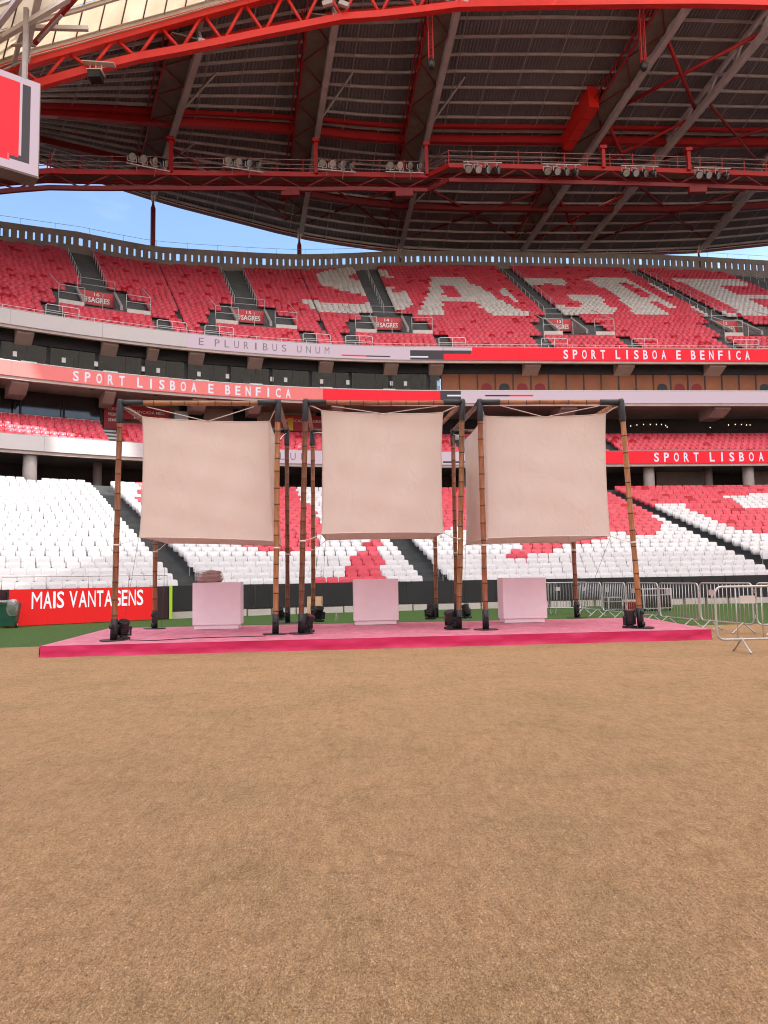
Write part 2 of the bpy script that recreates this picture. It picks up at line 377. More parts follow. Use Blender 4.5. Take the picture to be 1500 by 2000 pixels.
# ------------------------------------------------------------------ lower stand
lower = thing('lower_stand', 'lower tier of stadium stand with grey stepped concrete behind black pitchside boards', 'stand', rp3(0, RF, 0))
def build_in(parent, mb, name, mats, **k):
    o = mb.build(name, mats, parent, **k); o.matrix_parent_inverse = Matrix.Translation(-parent.location); return o
prof = []
for i in range(LN):
    prof += [(LR0 + i * LP, LZ0 + i * LRISE), (LR0 + (i + 1) * LP, LZ0 + i * LRISE)]
prof = [(LR0, 0.0)] + prof + [(LR0 + LN * LP, LZ0 + LN * LRISE + 0.3), (LR0 + LN * LP + .3, LZ0 + LN * LRISE + 0.3)]
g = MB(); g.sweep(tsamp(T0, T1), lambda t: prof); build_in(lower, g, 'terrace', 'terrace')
# aisles
def t_at(px, py, R): return hit(px, py, R)[0]
LAISLE = [(t_at(388, 1127, LR0) , 1.25), (t_at(860, 1127, LR0), 1.3), (t_at(1512, 1105, LR0 + 1.7), 1.25), (t_at(-330, 1140, LR0), 1.25), (t_at(1512, 1105, LR0 + 1.7) + 14.5, 1.25)]
for ta, wd in LAISLE:
    g = MB()
    for i in range(LN):
        R = LR0 + i * LP; hw = wd / 2 * (REF / R if ta < 0 else 1)
        g.ringbox(ta - hw, ta + hw, R + LP * 0.5, R + LP, LZ0 + i * LRISE + .003, LZ0 + i * LRISE + LRISE * 0.5, step=3)
    build_in(lower, g, 'aisle_stair', 'terrace')
# pitchside wall: black panels on a pale concrete foot
tb = t_at(333, 1150, RF - .25); pw = 1.95
k = 0; t = tb
while t < 40:
    g = MB(); dt = pw * (REF / RF if t < 0 else 1); g.ringbox(t + .01, t + dt - .01, RF - 0.16, RF, 0.30, WALLH - .004 * (k % 3), step=1.0)
    build_in(lower, g, 'wall_panel', 'blackmat'); t += dt; k += 1
g = MB(); g.ringbox(T0, tb, RF - .04, RF + .08, 0.0, WALLH - .02); build_in(lower, g, 'wall_panel', 'maroon')
g = MB(); g.ringbox(T0, 42, RF + .002, RF + .22, 0.0, WALLH - .05); build_in(lower, g, 'front_wall', 'concrete')
t = tb; 
while t < 40:
    g = MB(); dt = 1.0 * (REF / RF if t < 0 else 1); g.ringbox(t + .06, t + dt - .06, RF - 0.20, RF - .003, 0.0, 0.24 + .03 * random.random(), step=2)
    build_in(lower, g, 'kerb_block', 'pale'); t += dt
# handrail along the left block
g = MB(); ta, tz = t_at(5, 1130, RF), t_at(328, 1130, RF)
g.tube([rp3(q, RF + .1, 1.62) for q in tsamp(ta, tz, 1.5)], .022, 6)
for q in tsamp(ta, tz, 3.2): g.tube([rp3(q, RF + .1, 1.1), rp3(q, RF + .1, 1.62)], .018, 6)
build_in(lower, g, 'handrail', 'railgrey')
# concourse behind the lower rows
RB = LR0 + LN * LP
ZB = LZ0 + LN * LRISE
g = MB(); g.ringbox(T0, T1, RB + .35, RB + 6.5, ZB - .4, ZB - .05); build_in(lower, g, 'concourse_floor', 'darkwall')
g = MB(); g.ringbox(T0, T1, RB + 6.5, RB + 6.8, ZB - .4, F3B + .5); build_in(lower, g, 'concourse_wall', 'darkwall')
for px, R, rad in [(58, RB + .9, .42), (190, RB + 4, .3), (655, RB + 1.6, .4), (1095, RB + 3.2, .4), (1267, RB + 1.2, .42), (1383, RB + 3.2, .33), (1461, RB + 1.2, .42), (1600, RB + 1.2, .42), (905, RB + 3.2, .4)]:
    tt = t_at(px, 925, R); g = MB(); g.tube([rp3(tt, R, ZB - .1), rp3(tt, R, ZB + .6), rp3(tt, R, F3B + .3)], rad, 16); build_in(lower, g, 'column', 'column')
for px in (1120, 1330, 1520):
    tt = t_at(px, 930, RB + 5); g = MB(); g.ringbox(tt - 2.0, tt + 2.6, RB + 5.2, RB + 5.3, ZB, F3B); build_in(lower, g, 'partition', 'column')

# ------------------------------------------------------------------ middle stand
mid = thing('middle_stand', 'second tier of stand with six rows below the glazed boxes', 'stand', rp3(0, R3, F3B))
prof = []
for i in range(MN): prof += [(MR0 + i * MP, MZ0 + i * MRISE), (MR0 + (i + 1) * MP, MZ0 + i * MRISE)]
prof = [(MR0, F3B + .05)] + prof + [(MR0 + MN * MP, MZ0 + MN * MRISE), (RB + 7.5, MZ0 + MN * MRISE)]
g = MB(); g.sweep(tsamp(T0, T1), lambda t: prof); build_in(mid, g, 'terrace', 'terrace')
g = MB(); g.ringbox(T0, T1, R3 + .3, RB + 7.5, F3B + .02, F3B + .25); build_in(mid, g, 'slab', 'concrete')
MZB = MZ0 + MN * MRISE; RMB = MR0 + MN * MP
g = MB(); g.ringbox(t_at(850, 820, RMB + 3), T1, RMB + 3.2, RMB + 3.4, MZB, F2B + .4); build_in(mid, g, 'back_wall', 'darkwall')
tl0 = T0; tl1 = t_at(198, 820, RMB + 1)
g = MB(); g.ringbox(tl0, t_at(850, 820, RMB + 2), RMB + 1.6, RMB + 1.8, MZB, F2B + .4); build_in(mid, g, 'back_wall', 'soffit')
t = tl0
while t < tl1 - .5:
    g = MB(); g.ringbox(t + .05, min(t + 3.1, tl1) - .05, RMB + 1.0, RMB + 1.06, MZB + .75, MZB + 2.6); build_in(mid, g, 'window_pane', 'glass'); t += 3.1
g = MB(); g.ringbox(tl0, tl1, RMB + .9, RMB + 1.0, MZB + .12, MZB + .7); build_in(mid, g, 'parapet', 'white')
for px in (40, 125, 198): 
    tt = t_at(px, 800, RMB + .9); g = MB(); g.ringbox(tt - .06, tt + .06, RMB + .85, RMB + .99, MZB, F2B); build_in(mid, g, 'mullion', 'blackmat')
for px in (375, 480, 640, 770): 
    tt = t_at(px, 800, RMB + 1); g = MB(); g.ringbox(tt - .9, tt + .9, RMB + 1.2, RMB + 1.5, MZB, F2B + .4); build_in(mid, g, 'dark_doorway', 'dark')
g = MB(); tt = t_at(355, 818, RMB + .5); g.ringbox(tt - .55, tt + .45, RMB + .3, RMB + .8, MZB, MZB + 1.75); build_in(mid, g, 'cabinet', 'teal')
# red posters
for (p0, p1, za, zb, words) in [(203, 240, .1, 2.1, ['EQUIPA', 'PRESENTE', 'SEMPRE']), (242, 330, .95, 2.0, ['BANCADA MEO', '16 - 17']), (535, 640, .7, 2.0, ['BANCADA SAGRES'])]:
    ta, tz = t_at(p0, 805, RMB + .8), t_at(p1, 805, RMB + .8)
    g = MB(); g.ringbox(ta, tz, RMB + .8, RMB + .86, MZB + za, MZB + zb); pp = build_in(mid, g, 'poster', 'postred')
    g = MB(); nW = len(words)
    for q, wd in enumerate(words):
        zz = MZB + zb - .35 - (q + .5) * 0.42
        if zz < MZB + za: break
        text_ring(g, wd, ta + (tz - ta) * .22, ta + (tz - ta) * .9, zz, zz + .22, RMB + .78, off=.01)
    o = build_in(mid, g, 'lettering', 'white')
tt = t_at(567, 812, RMB + .75); g = MB(); g.ringbox(tt - .22, tt + .22, RMB + .72, RMB + .76, MZB + .75, MZB + 1.75); build_in(mid, g, 'beer_glass_print', mat('amber_print', (0.75, 0.42, 0.05), .6))
# little festoon bulbs in the right concourse
for px, py in [(1232, 832), (1244, 830), (1257, 829), (1270, 829), (1282, 829), (1292, 829), (1300, 831), (1303, 834), (1387, 835), (1423, 830), (1436, 829), (1448, 829), (1458, 830), (1465, 830)]:
    tt, zz = hit(px, py, RMB + 1.6); g = MB(); c = Vector(rp3(tt, RMB + 1.6, zz))
    g.tube([c - Vector((0, 0, .05)), c - Vector((0, 0, .02)), c + Vector((0, 0, .03)), c + Vector((0, 0, .05))], [.015, .032, .032, .015], 8); build_in(mid, g, 'bulb', 'bulb')
g = MB(); g.ringbox(t_at(1466, 833, RMB + 2.8), T1, RMB + 2.9, RMB + 3.0, MZB + .2, MZB + .75); build_in(mid, g, 'counter', 'white')
g = MB(); g.ringbox(t_at(862, 835, RMB + 1), t_at(960, 835, RMB + 1), RMB + 1.0, RMB + 1.1, MZB + .1, MZB + .62); build_in(mid, g, 'parapet', 'white')
# aisle of the middle stand
MAISLE = [(t_at(222, 835, MR0 + 2), 1.1), (t_at(905, 840, MR0 + 2), 1.1), (t_at(1188, 860, MR0 + 2), 1.0)]
for ta, wd in MAISLE[:1]:
    g = MB()
    for i in range(MN):
        R = MR0 + i * MP; hw = wd / 2
        g.ringbox(ta - hw, ta + hw, R + MP * .5, R + MP, MZ0 + i * MRISE + .003, MZ0 + i * MRISE + MRISE * .5, step=3)
    build_in(mid, g, 'aisle_stair', 'pale')

# ------------------------------------------------------------------ box level
boxl = thing('box_level', 'glazed hospitality boxes between the middle and upper tiers', 'stand', rp3(0, R2, F2B))
BZ = F2T - 0.42; RG = 60.6; ZS = F1B + 0.45
g = MB(); g.ringbox(T0, T1, R2 + .3, RG + 6, F2B + .03, BZ); build_in(boxl, g, 'balcony_slab', 'soffit')
g = MB(); g.ringbox(T0, T1, R1 + .3, RG + 6, ZS, ZS + .3); build_in(boxl, g, 'soffit', 'soffit')
GT = hit(700, 728, RG)[1]
g = MB(); g.ringbox(T0, T1, RG - .12, RG + .1, GT, ZS - .003); build_in(boxl, g, 'header', 'blackmat')
tsp = t_at(862, 740, RG)
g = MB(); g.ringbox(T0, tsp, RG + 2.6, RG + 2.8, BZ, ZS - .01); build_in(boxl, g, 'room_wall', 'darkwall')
# panes on the left: mixed dark glass and dividing walls
def glassmat():
    M = bpy.data.materials.new('box_window_glass'); M.use_nodes = True; t = M.node_tree
    for nn in list(t.nodes):
        if nn.type != 'OUTPUT_MATERIAL': t.nodes.remove(nn)
    out = [x for x in t.nodes if x.type == 'OUTPUT_MATERIAL'][0]
    tr = t.nodes.new('ShaderNodeBsdfTransparent'); tr.inputs[0].default_value = (0.55, 0.56, 0.56, 1)
    gl = t.nodes.new('ShaderNodeBsdfGlossy'); gl.inputs['Roughness'].default_value = 0.03; gl.inputs['Color'].default_value = (0.5, 0.5, 0.5, 1)
    fr = t.nodes.new('ShaderNodeFresnel'); fr.inputs[0].default_value = 1.5; mxx = t.nodes.new('ShaderNodeMixShader')
    t.links.new(fr.outputs[0], mxx.inputs[0]); t.links.new(tr.outputs[0], mxx.inputs[1]); t.links.new(gl.outputs[0], mxx.inputs[2]); t.links.new(mxx.outputs[0], out.inputs[0])
    return M
MT['boxglass'] = glassmat()
t = -48.0; kk = 0
widths = [1.9, 1.1, 1.9, 1.1, 1.6, 1.3]
while t < tsp - .6:
    wdt = widths[kk % 6]; t2 = min(t + wdt, tsp - .1)
    g = MB(); g.ringbox(t + .03, t2 - .03, RG, RG + .03, BZ, GT - .003); pane = build_in(boxl, g, 'window_pane', 'boxglass')
    g = MB(); g.ringbox(t - .03, t + .03, RG - .05, RG + .08, BZ, GT - .004); build_in(boxl, g, 'mullion', 'black')
    if kk % 2 == 1:
        g = MB(); g.ringbox(t2 - .28, t2 + .28, RG + .12, RG + 2.6, BZ, ZS - .02); build_in(boxl, g, 'dividing_wall', 'blackmat' if kk % 4 == 1 else 'darkwall')
        t2 += .25
    if kk % 3 != 2:
        q = t + .9 + .3 * math.sin(kk); zq = BZ + 1.75; g = MB(); g.ringbox(q, q + .26, RG - .03, RG - .02, zq, zq + .36); build_in(boxl, g, 'paper_notice', 'paper')
    if kk % 4 == 0:
        q = t + 1.2; g = MB(); g.ringbox(q, q + .5, RG + 1.6, RG + 1.7, BZ, BZ + 2.6); build_in(boxl, g, 'inner_door', 'column')
    t = t2; kk += 1
t = tsp; kk = 0
while t < T1 - 1.5:
    g = MB(); g.ringbox(t + .05, t + 1.46, RG, RG + .04, BZ, GT - .003); pn = build_in(boxl, g, 'blind_panel', 'boxorange')
    g = MB(); g.ringbox(t - .05, t + .05, RG - .05, RG + .06, BZ, GT - .004); build_in(boxl, g, 'mullion', 'black')
    if kk in (2, 3, 4, 5, 12, 13, 14, 18, 19, 20):
        g = MB(); cc = t + .76; ptsd = [(cc + .45 * math.cos(a) * (1 if abs(math.cos(a)) < .9 else .98), BZ + 1.62 + .36 * math.sin(a)) for a in [math.pi * j / 14 for j in range(15)]] + [(cc - .46, BZ + 1.3), (cc + .46, BZ + 1.3)]
        vs_ = [rp3(a, RG - .012, zz) for a, zz in ptsd]; g.add(vs_, [tuple(range(len(vs_)))]); build_in(boxl, g, 'printed_emblem', 'logored' if kk % 3 else 'blackmat')
    t += 1.51; kk += 1
# concrete haunch beams below the two upper balconies
for (pxs, Rf, zb, ry) in [([(48, 1), (215, 1), (300, .7), (385, 1), (500, 1), (638, 1), (765, 1), (853, 1), (1040, 1.2), (1222, 1.3), (1400, 1.3), (1570, 1.3)], R1, F1B, 705), ([(38, 1), (215, .7), (390, 1), (500, .8), (1110, 1.2), (1410, 1.2), (660, .8)], R2, F2B, 790)]:
    for px, sc in pxs:
        tt = t_at(px, ry + 5, Rf + .6); hw = .55 * sc; g = MB()
        cs = []
        for s_ in (-hw, hw): 
            cs.append([rp3(tt + s_, Rf + .42, zb + .1), rp3(tt + s_, Rf + 3.2, zb + .1), rp3(tt + s_, Rf + 3.2, zb - .85), rp3(tt + s_, Rf + 1.6, zb - .85), rp3(tt + s_, Rf + .42, zb - .35)])
        vs_ = cs[0] + cs[1]; n5 = 5
        g.add(vs_, [(0, 1, 2, 3, 4), (9, 8, 7, 6, 5)] + [(i, (i + 1) % 5 + 0, (i + 1) % 5 + 5, i + 5) for i in range(5)])
        build_in(boxl, g, 'haunch_beam', 'soffit')
# speakers under the soffit edges
for (pxs, Rf, zb, yy) in [([45, 182, 310, 413, 523, 628, 727, 823, 932, 1033, 1128, 1335], R1, F1B, 707), ([43, 180, 305, 417], R2, F2B, 790)]:
    for px in pxs:
        tt = t_at(px, yy, Rf + .3); c = Vector(rp3(tt, Rf + .45, zb - .06)); g = MB()
        g.tube([c + Vector((0, 0, .2)), c, c - Vector((0, 0, .16))], [.1, .2, .18], 10); build_in(boxl, g, 'ceiling_speaker', 'black')
g = MB(); zr = F2T + .13
g.tube([rp3(t, R2 + .3, zr) for t in tsamp(T0, T1, 2)], .03, 6)
for t in tsamp(T0, T1, 1.9): g.tube([rp3(t, R2 + .3, F2T - .1), rp3(t, R2 + .3, zr)], .02, 5)
build_in(boxl, g, 'balcony_rail', 'railwhite')
for px in (55, 215, 395, 500, 637, 760):
    tt = t_at(px, 760, R2 + .6); g = MB(); g.ringbox(tt - .5, tt + .5, R2 + .5, R2 + .53, F2T - .1, F2T + .28); build_in(boxl, g, 'glass_screen', 'teal')

# ------------------------------------------------------------------ upper stand
upper = thing('upper_stand', 'steep upper tier of stand rising to a slotted brown rim wall', 'stand', rp3(0, R1, F1B))
PORT = []
for num, px, py in [('16', 190, 592), ('15', 487, 632), ('14', 757, 648), ('13', 1097, 648), ('12', 1425, 650)]:
    PORT.append((num, t_at(px, py, UR0 + 11 * UP)))
PORT.append(('11', PORT[-1][1] + 13.5)); PORT.insert(0, ('17', PORT[0][1] - 13.0))
PR0, PR1 = 7, 12                     # rows taken by the portal pit
HWP = 1.2
cuts = sorted(set([round(x, 4) for x in tsamp(T0, T1, 1.5)] + [round(tp + s_ * HWP, 4) for _, tp in PORT for s_ in (-1, 1)]))
cuts = [c for i, c in enumerate(cuts) if i == 0 or c - cuts[i - 1] > 1e-3]
prof = []
for i in range(UN): prof += [(UR0 + i * UP, UZ0 + i * URISE), (UR0 + (i + 1) * UP, UZ0 + i * URISE)]
prof = [(UR0, F1B + .3)] + prof
def in_port(t): return any(abs(t - tp) < HWP for _, tp in PORT)
def skp(i, j):
    tm = (cuts[i] + cuts[i + 1]) / 2
    row = (j - 1) // 2 if j > 0 else -1
    if row >= 0 and row > RIM(tm) + .5: return True
    if in_port(tm) and 2 * PR0 + 1 <= j < 2 * PR1 + 1: return True
    return False
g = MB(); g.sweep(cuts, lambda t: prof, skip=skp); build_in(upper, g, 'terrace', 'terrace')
for num, tp in PORT:
    z0 = UZ0 + PR0 * URISE - 0.5; rA, rB = UR0 + PR0 * UP, UR0 + PR1 * UP; zt = UZ0 + PR1 * URISE
    g = MB(); a, b_ = tp - HWP, tp + HWP
    ts = tsamp(a, b_, 1.3)
    g.sweep(ts, lambda t: [(rA, z0 + .5), (rA, z0), (rB + 3, z0)])                       # floor
    for tt in (a, b_): g.add([rp3(tt, rA, z0), rp3(tt, rB, z0), rp3(tt, rB, zt), rp3(tt, rA, UZ0 + PR0 * URISE)], [(0, 1, 2, 3)], 1)
    g.sweep(ts, lambda t: [(rB, zt - 1.15), (rB, zt + .02)], mi=1)
    for tt in (a, b_): g.add([rp3(tt, rB, z0), rp3(tt, rB + 3, z0), rp3(tt, rB + 3, zt - 1.15), rp3(tt, rB, zt - 1.15)], [(0, 1, 2, 3)], 2)
    g.sweep(ts, lambda t: [(rB, zt - 1.15), (rB + 3, zt - 1.15)], mi=2); g.sweep(ts, lambda t: [(rB + 3, z0), (rB + 3, zt - 1.15)], mi=2)
    build_in(upper, g, 'portal', ['terrace', 'concrete', 'dark'])
    # cheek walls, parapet blocks
    for s_ in (-1, 1):
        g = MB(); tt = tp + s_ * (HWP + .12)
        pts = [rp3(tt - .1, rA, UZ0 + PR0 * URISE + .003), rp3(tt - .1, rB + .3, zt + .3), rp3(tt - .1, rB + .3, zt + .38), rp3(tt - .1, rA, UZ0 + PR0 * URISE + .38),
               rp3(tt + .1, rA, UZ0 + PR0 * URISE + .003), rp3(tt + .1, rB + .3, zt + .3), rp3(tt + .1, rB + .3, zt + .38), rp3(tt + .1, rA, UZ0 + PR0 * URISE + .38)]
        g.add(pts, [(0, 1, 2, 3), (7, 6, 5, 4), (0, 3, 7, 4), (3, 2, 6, 7), (1, 5, 6, 2)]); build_in(upper, g, 'cheek_wall', 'column')
        g = MB(); rF = UR0 + 5 * UP; g.ringbox(tp + s_ * 1.5 if s_ > 0 else tp - 3.2, tp + 3.2 if s_ > 0 else tp - 1.5, rF - .12, rF + .02, UZ0 + 4 * URISE, UZ0 + 5 * URISE + .66); build_in(upper, g, 'parapet_block', 'pale')
        # steel rails round the portal
        g = MB(); zr = UZ0 + 5 * URISE + .66
        def rl(ps, r=.028): g.tube(ps, r, 6)
        a_, b2 = tp + s_ * 1.45, tp + s_ * 3.2
        for q in (a_, b2): rl([rp3(q, rF, zr), rp3(q, rF, zr + 1.15)])
        rl([rp3(a_, rF, zr + 1.15), rp3(b2, rF, zr + 1.15)]); rl([rp3(a_, rF, zr + .6), rp3(b2, rF, zr + .6)])
        rl([rp3(b2, rF, zr + 1.15), rp3(b2, rB, zt + 1.05)])
        build_in(upper, g, 'portal_rail', 'railgrey')
    g = MB()
    for q in (-HWP - .1, HWP + .1): g.tube([rp3(tp + q, rB, zt), rp3(tp + q, rB, zt + 1.15)], .028, 6)
    for h_ in (.6, 1.15): g.tube([rp3(tp - HWP - .1, rB, zt + h_), rp3(tp + HWP + .1, rB, zt + h_)], .025, 6)
    build_in(upper, g, 'portal_rail', 'railgrey')
    g = MB(); g.tube([rp3(tp, rA, UZ0 + 5 * URISE), rp3(tp, rA, UZ0 + PR0 * URISE + 1.1)], .025, 6); build_in(upper, g, 'rail_post', 'railgrey')
    # aisle above the portal: half steps and handrails
    g = MB(); hw = .82
    for i in range(PR1 + 1, int(RIM(tp)) + 1):
        R = UR0 + i * UP; g.ringbox(tp - hw, tp + hw, R + UP * .5, R + UP, UZ0 + i * URISE + .003, UZ0 + i * URISE + URISE * .5, step=3)
    build_in(upper, g, 'aisle_stair', 'terrace')
    for s_ in (-1, 1):
        g = MB()
        for i in range(0, 5):
            R = UR0 + i * UP; q = tp + s_ * 3.85; g.ringbox(q - .6, q + .6, R + UP * .5, R + UP, UZ0 + i * URISE + .003, UZ0 + i * URISE + URISE * .5, step=3)
        build_in(upper, g, 'aisle_stair', 'terrace')
    for s_ in ((-1, 1) if num != '14' else (0,)):
        g = MB(); q = tp + s_ * (hw + .05); rr = list(range(PR1 + 2, int(RIM(tp)), 2))
        for i in rr:
            R = UR0 + i * UP + .2; z = UZ0 + i * URISE; g.tube([rp3(q, R, z), rp3(q, R, z + .95)], .03, 6)
            g.tube([rp3(q, R, z + .94), rp3(q, R + 2 * UP, z + .94 + 2 * URISE)], .022, 6)
        build_in(upper, g, 'aisle_handrail', 'railgrey')
# front guard rail and soffit-side beam
g = MB()
g.tube([rp3(t, R1 + .35, F1T + .38) for t in tsamp(T0, T1, 2)], .018, 5); g.tube([rp3(t, R1 + .35, F1T + .18) for t in tsamp(T0, T1, 2)], .014, 5)
for t in tsamp(T0, T1, 2.0): g.tube([rp3(t, R1 + .35, F1T - .1), rp3(t, R1 + .35, F1T + .38)], .016, 5)
build_in(upper, g, 'front_rail', 'railwhite')
for _, tp in PORT:
    for s_ in (-1, 1):
        a, b_ = tp + s_ * 3.85 - .7, tp + s_ * 3.85 + 1.5; g = MB(); zz = F1T - .05
        g.tube([rp3(a, R1 + .45, zz), rp3(a, R1 + .45, zz + .95), rp3(a + .1, R1 + .45, zz + 1.02), rp3(b_ - .1, R1 + .45, zz + 1.02), rp3(b_, R1 + .45, zz + .95), rp3(b_, R1 + .45, zz)], .028, 6)
        g.tube([rp3(a, R1 + .45, zz + .6), rp3(b_, R1 + .45, zz + .6)], .02, 6); g.tube([rp3((a + b_) / 2, R1 + .45, zz), rp3((a + b_) / 2, R1 + .45, zz + 1.02)], .02, 6)
        build_in(upper, g, 'stair_guard', 'railwhite')
# slotted rim wall: bands and piers so that the sky shows through the slots
def band(za, zb, th=.22): 
    return lambda t: [(RW(t), ZW(t) + za), (RW(t) + th, ZW(t) + za), (RW(t) + th, ZW(t) + zb), (RW(t), ZW(t) + zb)]
g = MB(); g.sweep(tsamp(T0, T1, 1.2), band(-3.5, .95), True); build_in(upper, g, 'rim_wall_base', 'parapet')
g = MB(); g.sweep(tsamp(T0, T1, 1.2), band(1.78, 2.35), True); build_in(upper, g, 'rim_wall_top', 'parapet')
g = MB(); t = T0; k = 0; SP = 0.72
while t < T1 - SP:
    R, z = RW(t), ZW(t); dt = SP * (REF / R if t < 0 else 1); pw_ = dt * (.80 if k % 13 else 1.2)
    lowz = .95
    g.sweep([t, t + dt * .72], band(lowz, 1.78), True)
    t += dt if k % 13 else dt * 1.25; k += 1
build_in(upper, g, 'rim_wall_piers', 'parapet')
g = MB(); g.tube([rp3(t, RW(t) + .1, ZW(t) + 2.95) for t in tsamp(T0, T1, 1.5)], .02, 5)
for t in tsamp(T0, T1, 2.4): g.tube([rp3(t, RW(t) + .1, ZW(t) + 2.3), rp3(t, RW(t) + .1, ZW(t) + 2.95)], .016, 5)
build_in(upper, g, 'rim_rail', 'railgrey')
# section signs
SHIELD = [(0, 1), (1, 1), (1, .45), (.85, .2), (.5, 0), (.15, .2), (0, .45)]
for num, tp in PORT:
    if num in ('17', '11'): continue
    rB = UR0 + PR1 * UP - .06; zt = UZ0 + PR1 * URISE; a, b_ = tp - 1.28, tp + 1.28
    s = thing('section_sign', {'16': 'leftmost red SAGRES sign, numbered 16, over a portal', '15': 'red SAGRES sign numbered 15, second from the left', '14': 'red SAGRES sign numbered 14 under the white letter S of seats', '13': 'red SAGRES sign numbered 13 under the white letter G of seats', '12': 'rightmost red SAGRES sign, numbered 12'}[num], 'sign', rp3(tp, rB, zt - 1.1))
    g = MB(); g.ringbox(a, b_, rB - .03, rB, zt - 1.12, zt + .05); build_in(s, g, 'panel', 'signred')
    g = MB(); text_ring(g, num, tp - .16, tp + .22, zt - .33, zt - .06, rB - .045, off=.01)
    text_ring(g, 'SAGRES', a + .72, b_ - .34, zt - .92, zt - .46, rB - .045, off=.025); build_in(s, g, 'lettering', 'white')
    g = MB(); sh = [rp3(a + .34 + x * .32, rB - .045, zt - .94 + y * .48) for x, y in SHIELD]
    shi = [rp3(a + .385 + x * .23, rB - .045, zt - .89 + y * .385) for x, y in SHIELD]; nS = len(SHIELD)
    g.add(sh + shi, [(i, (i + 1) % nS, (i + 1) % nS + nS, i + nS) for i in range(nS)])
    g.ringbox(a + .40, a + .60, rB - .047, rB - .044, zt - .69, zt - .64); g.ringbox(a + .475, a + .525, rB - .049, rB - .0475, zt - .84, zt - .55)
    build_in(s, g, 'shield_emblem', 'white')

# ------------------------------------------------------------------ balcony screens
def board(name, label, Rf, zb, zt, segs):
    s = thing(name, label, 'screen', rp3(0, Rf, zb))
    g = MB(); g.ringbox(T0, T1, Rf + .012, Rf + .36, zb - .06, zt + .05); build_in(s, g, 'casing', 'concrete')
    g = MB(); g.ringbox(T0, T1, Rf + .02, Rf + .30, zb - .22, zb - .065); build_in(s, g, 'drip_edge', 'soffit')
    for (p0, p1, m_) in segs:
        yy = 690
        ta = T0 if p0 is None else t_at(p0, yy, Rf); tz = T1 if p1 is None else t_at(p1, yy, Rf)
        q = ta
        nseg = max(1, round((tz - ta) / 6.0)); dq = (tz - ta) / nseg
        for kq in range(nseg):
            g = MB(); g.ringbox(q + .006, q + dq - .006, Rf - .05, Rf + .01, zb, zt, step=1.2); build_in(s, g, 'screen_panel', m_); q += dq
    return s
def block(s, Rf, zb, zt, px0, px1, f0, f1, m_, d=.056):
    ta, tz = t_at(px0, 690, Rf), t_at(px1, 690, Rf); h_ = zt - zb
    g = MB(); g.ringbox(ta, tz, Rf - d, Rf - .05, zb + f0 * h_, zb + f1 * h_); build_in(s, g, 'screen_block', m_)
def wordring(s, Rf, zb, zt, txt, px0, px1, f0, f1, m_, sp, off):
    ta, tz = t_at(px0, 690, Rf), t_at(px1, 690, Rf); h_ = zt - zb
    adv = [(.62 if ch == ' ' else 1.0) for ch in txt]; tot = sum(adv) - .5; x = 0.0
    for ch, ad in zip(txt, adv):
        if ch != ' ':
            wg = .17 if ch == 'I' else .50
            a = ta + (tz - ta) * (x + (.25 - wg / 2)) / tot; b = a + (tz - ta) * wg / tot
            g = MB(); text_ring(g, ch, a, b, zb + f0 * h_, zb + f1 * h_, Rf - .062, 1.0, off); build_in(s, g, 'letter', m_)
        x += ad
s1 = board('balcony_screen', 'topmost balcony screen, pale pink reading E PLURIBUS UNUM turning red to the right', R1, F1B, F1T, [(None, 365, 'screenoff'), (365, 801, 'ledpink'), (801, 865, 'ledpink'), (865, None, 'ledred')])
wordring(s1, R1, F1B, F1T, 'E PLURIBUS UNUM', 388, 643, .24, .78, 'ledtext', 2.2, 0.0)
wordring(s1, R1, F1B, F1T, 'SPORT LISBOA E BENFICA', 1100, 1463, .12, .86, 'ledwhite', 2.0, .022)
block(s1, R1, F1B, F1T, 667, 715, .16, .26, 'ledred'); block(s1, R1, F1B, F1T, 715, 762, .16, .26, 'ledgrey')
block(s1, R1, F1B, F1T, 801, 920, .48, .75, 'ledgrey'); block(s1, R1, F1B, F1T, 801, 866, .0, .48, 'ledgrey', .058); block(s1, R1, F1B, F1T, 801, 836, .17, .28, 'ledwhite', .061)
block(s1, R1, F1B, F1T, 866, 922, .75, .99, 'ledpink')
s2 = board('balcony_screen', 'middle balcony screen, red reading SPORT LISBOA E BENFICA then pale pink to the right', R2, F2B, F2T, [(None, 367, 'ledred_sunwash'), (367, 630, 'ledred_sunwash'), (630, 858, 'ledred'), (858, 898, 'ledgrey'), (898, None, 'ledpink')])
wordring(s2, R2, F2B, F2T, 'SPORT LISBOA E BENFICA', 143, 567, .12, .86, 'ledwhite', 2.0, .022)
block(s2, R2, F2B, F2T, 871, 898, .55, .68, 'ledwhite'); block(s2, R2, F2B, F2T, 945, 992, .55, .68, 'ledblack'); block(s2, R2, F2B, F2T, 992, 1038, .55, .68, 'ledred')
s3 = board('balcony_screen', 'lowest balcony screen, pale pink behind the cloth cubes and red SPORT LISBOA right', R3, F3B, F3T, [(None, 90, 'screenoff'), (90, 330, 'screenoff'), (330, 620, 'ledpink'), (620, 1100, 'ledpink'), (1100, None, 'ledred')])
wordring(s3, R3, F3B, F3T, 'E PLURIBUS UNUM', 490, 770, .25, .80, 'ledtext', 2.2, 0.0)
wordring(s3, R3, F3B, F3T, 'SPORT LISBOA E BENFICA', 1267, 1650, .12, .86, 'ledwhite', 2.0, .022)
block(s3, R3, F3B, F3T, 860, 902, .12, .26, 'ledgrey')

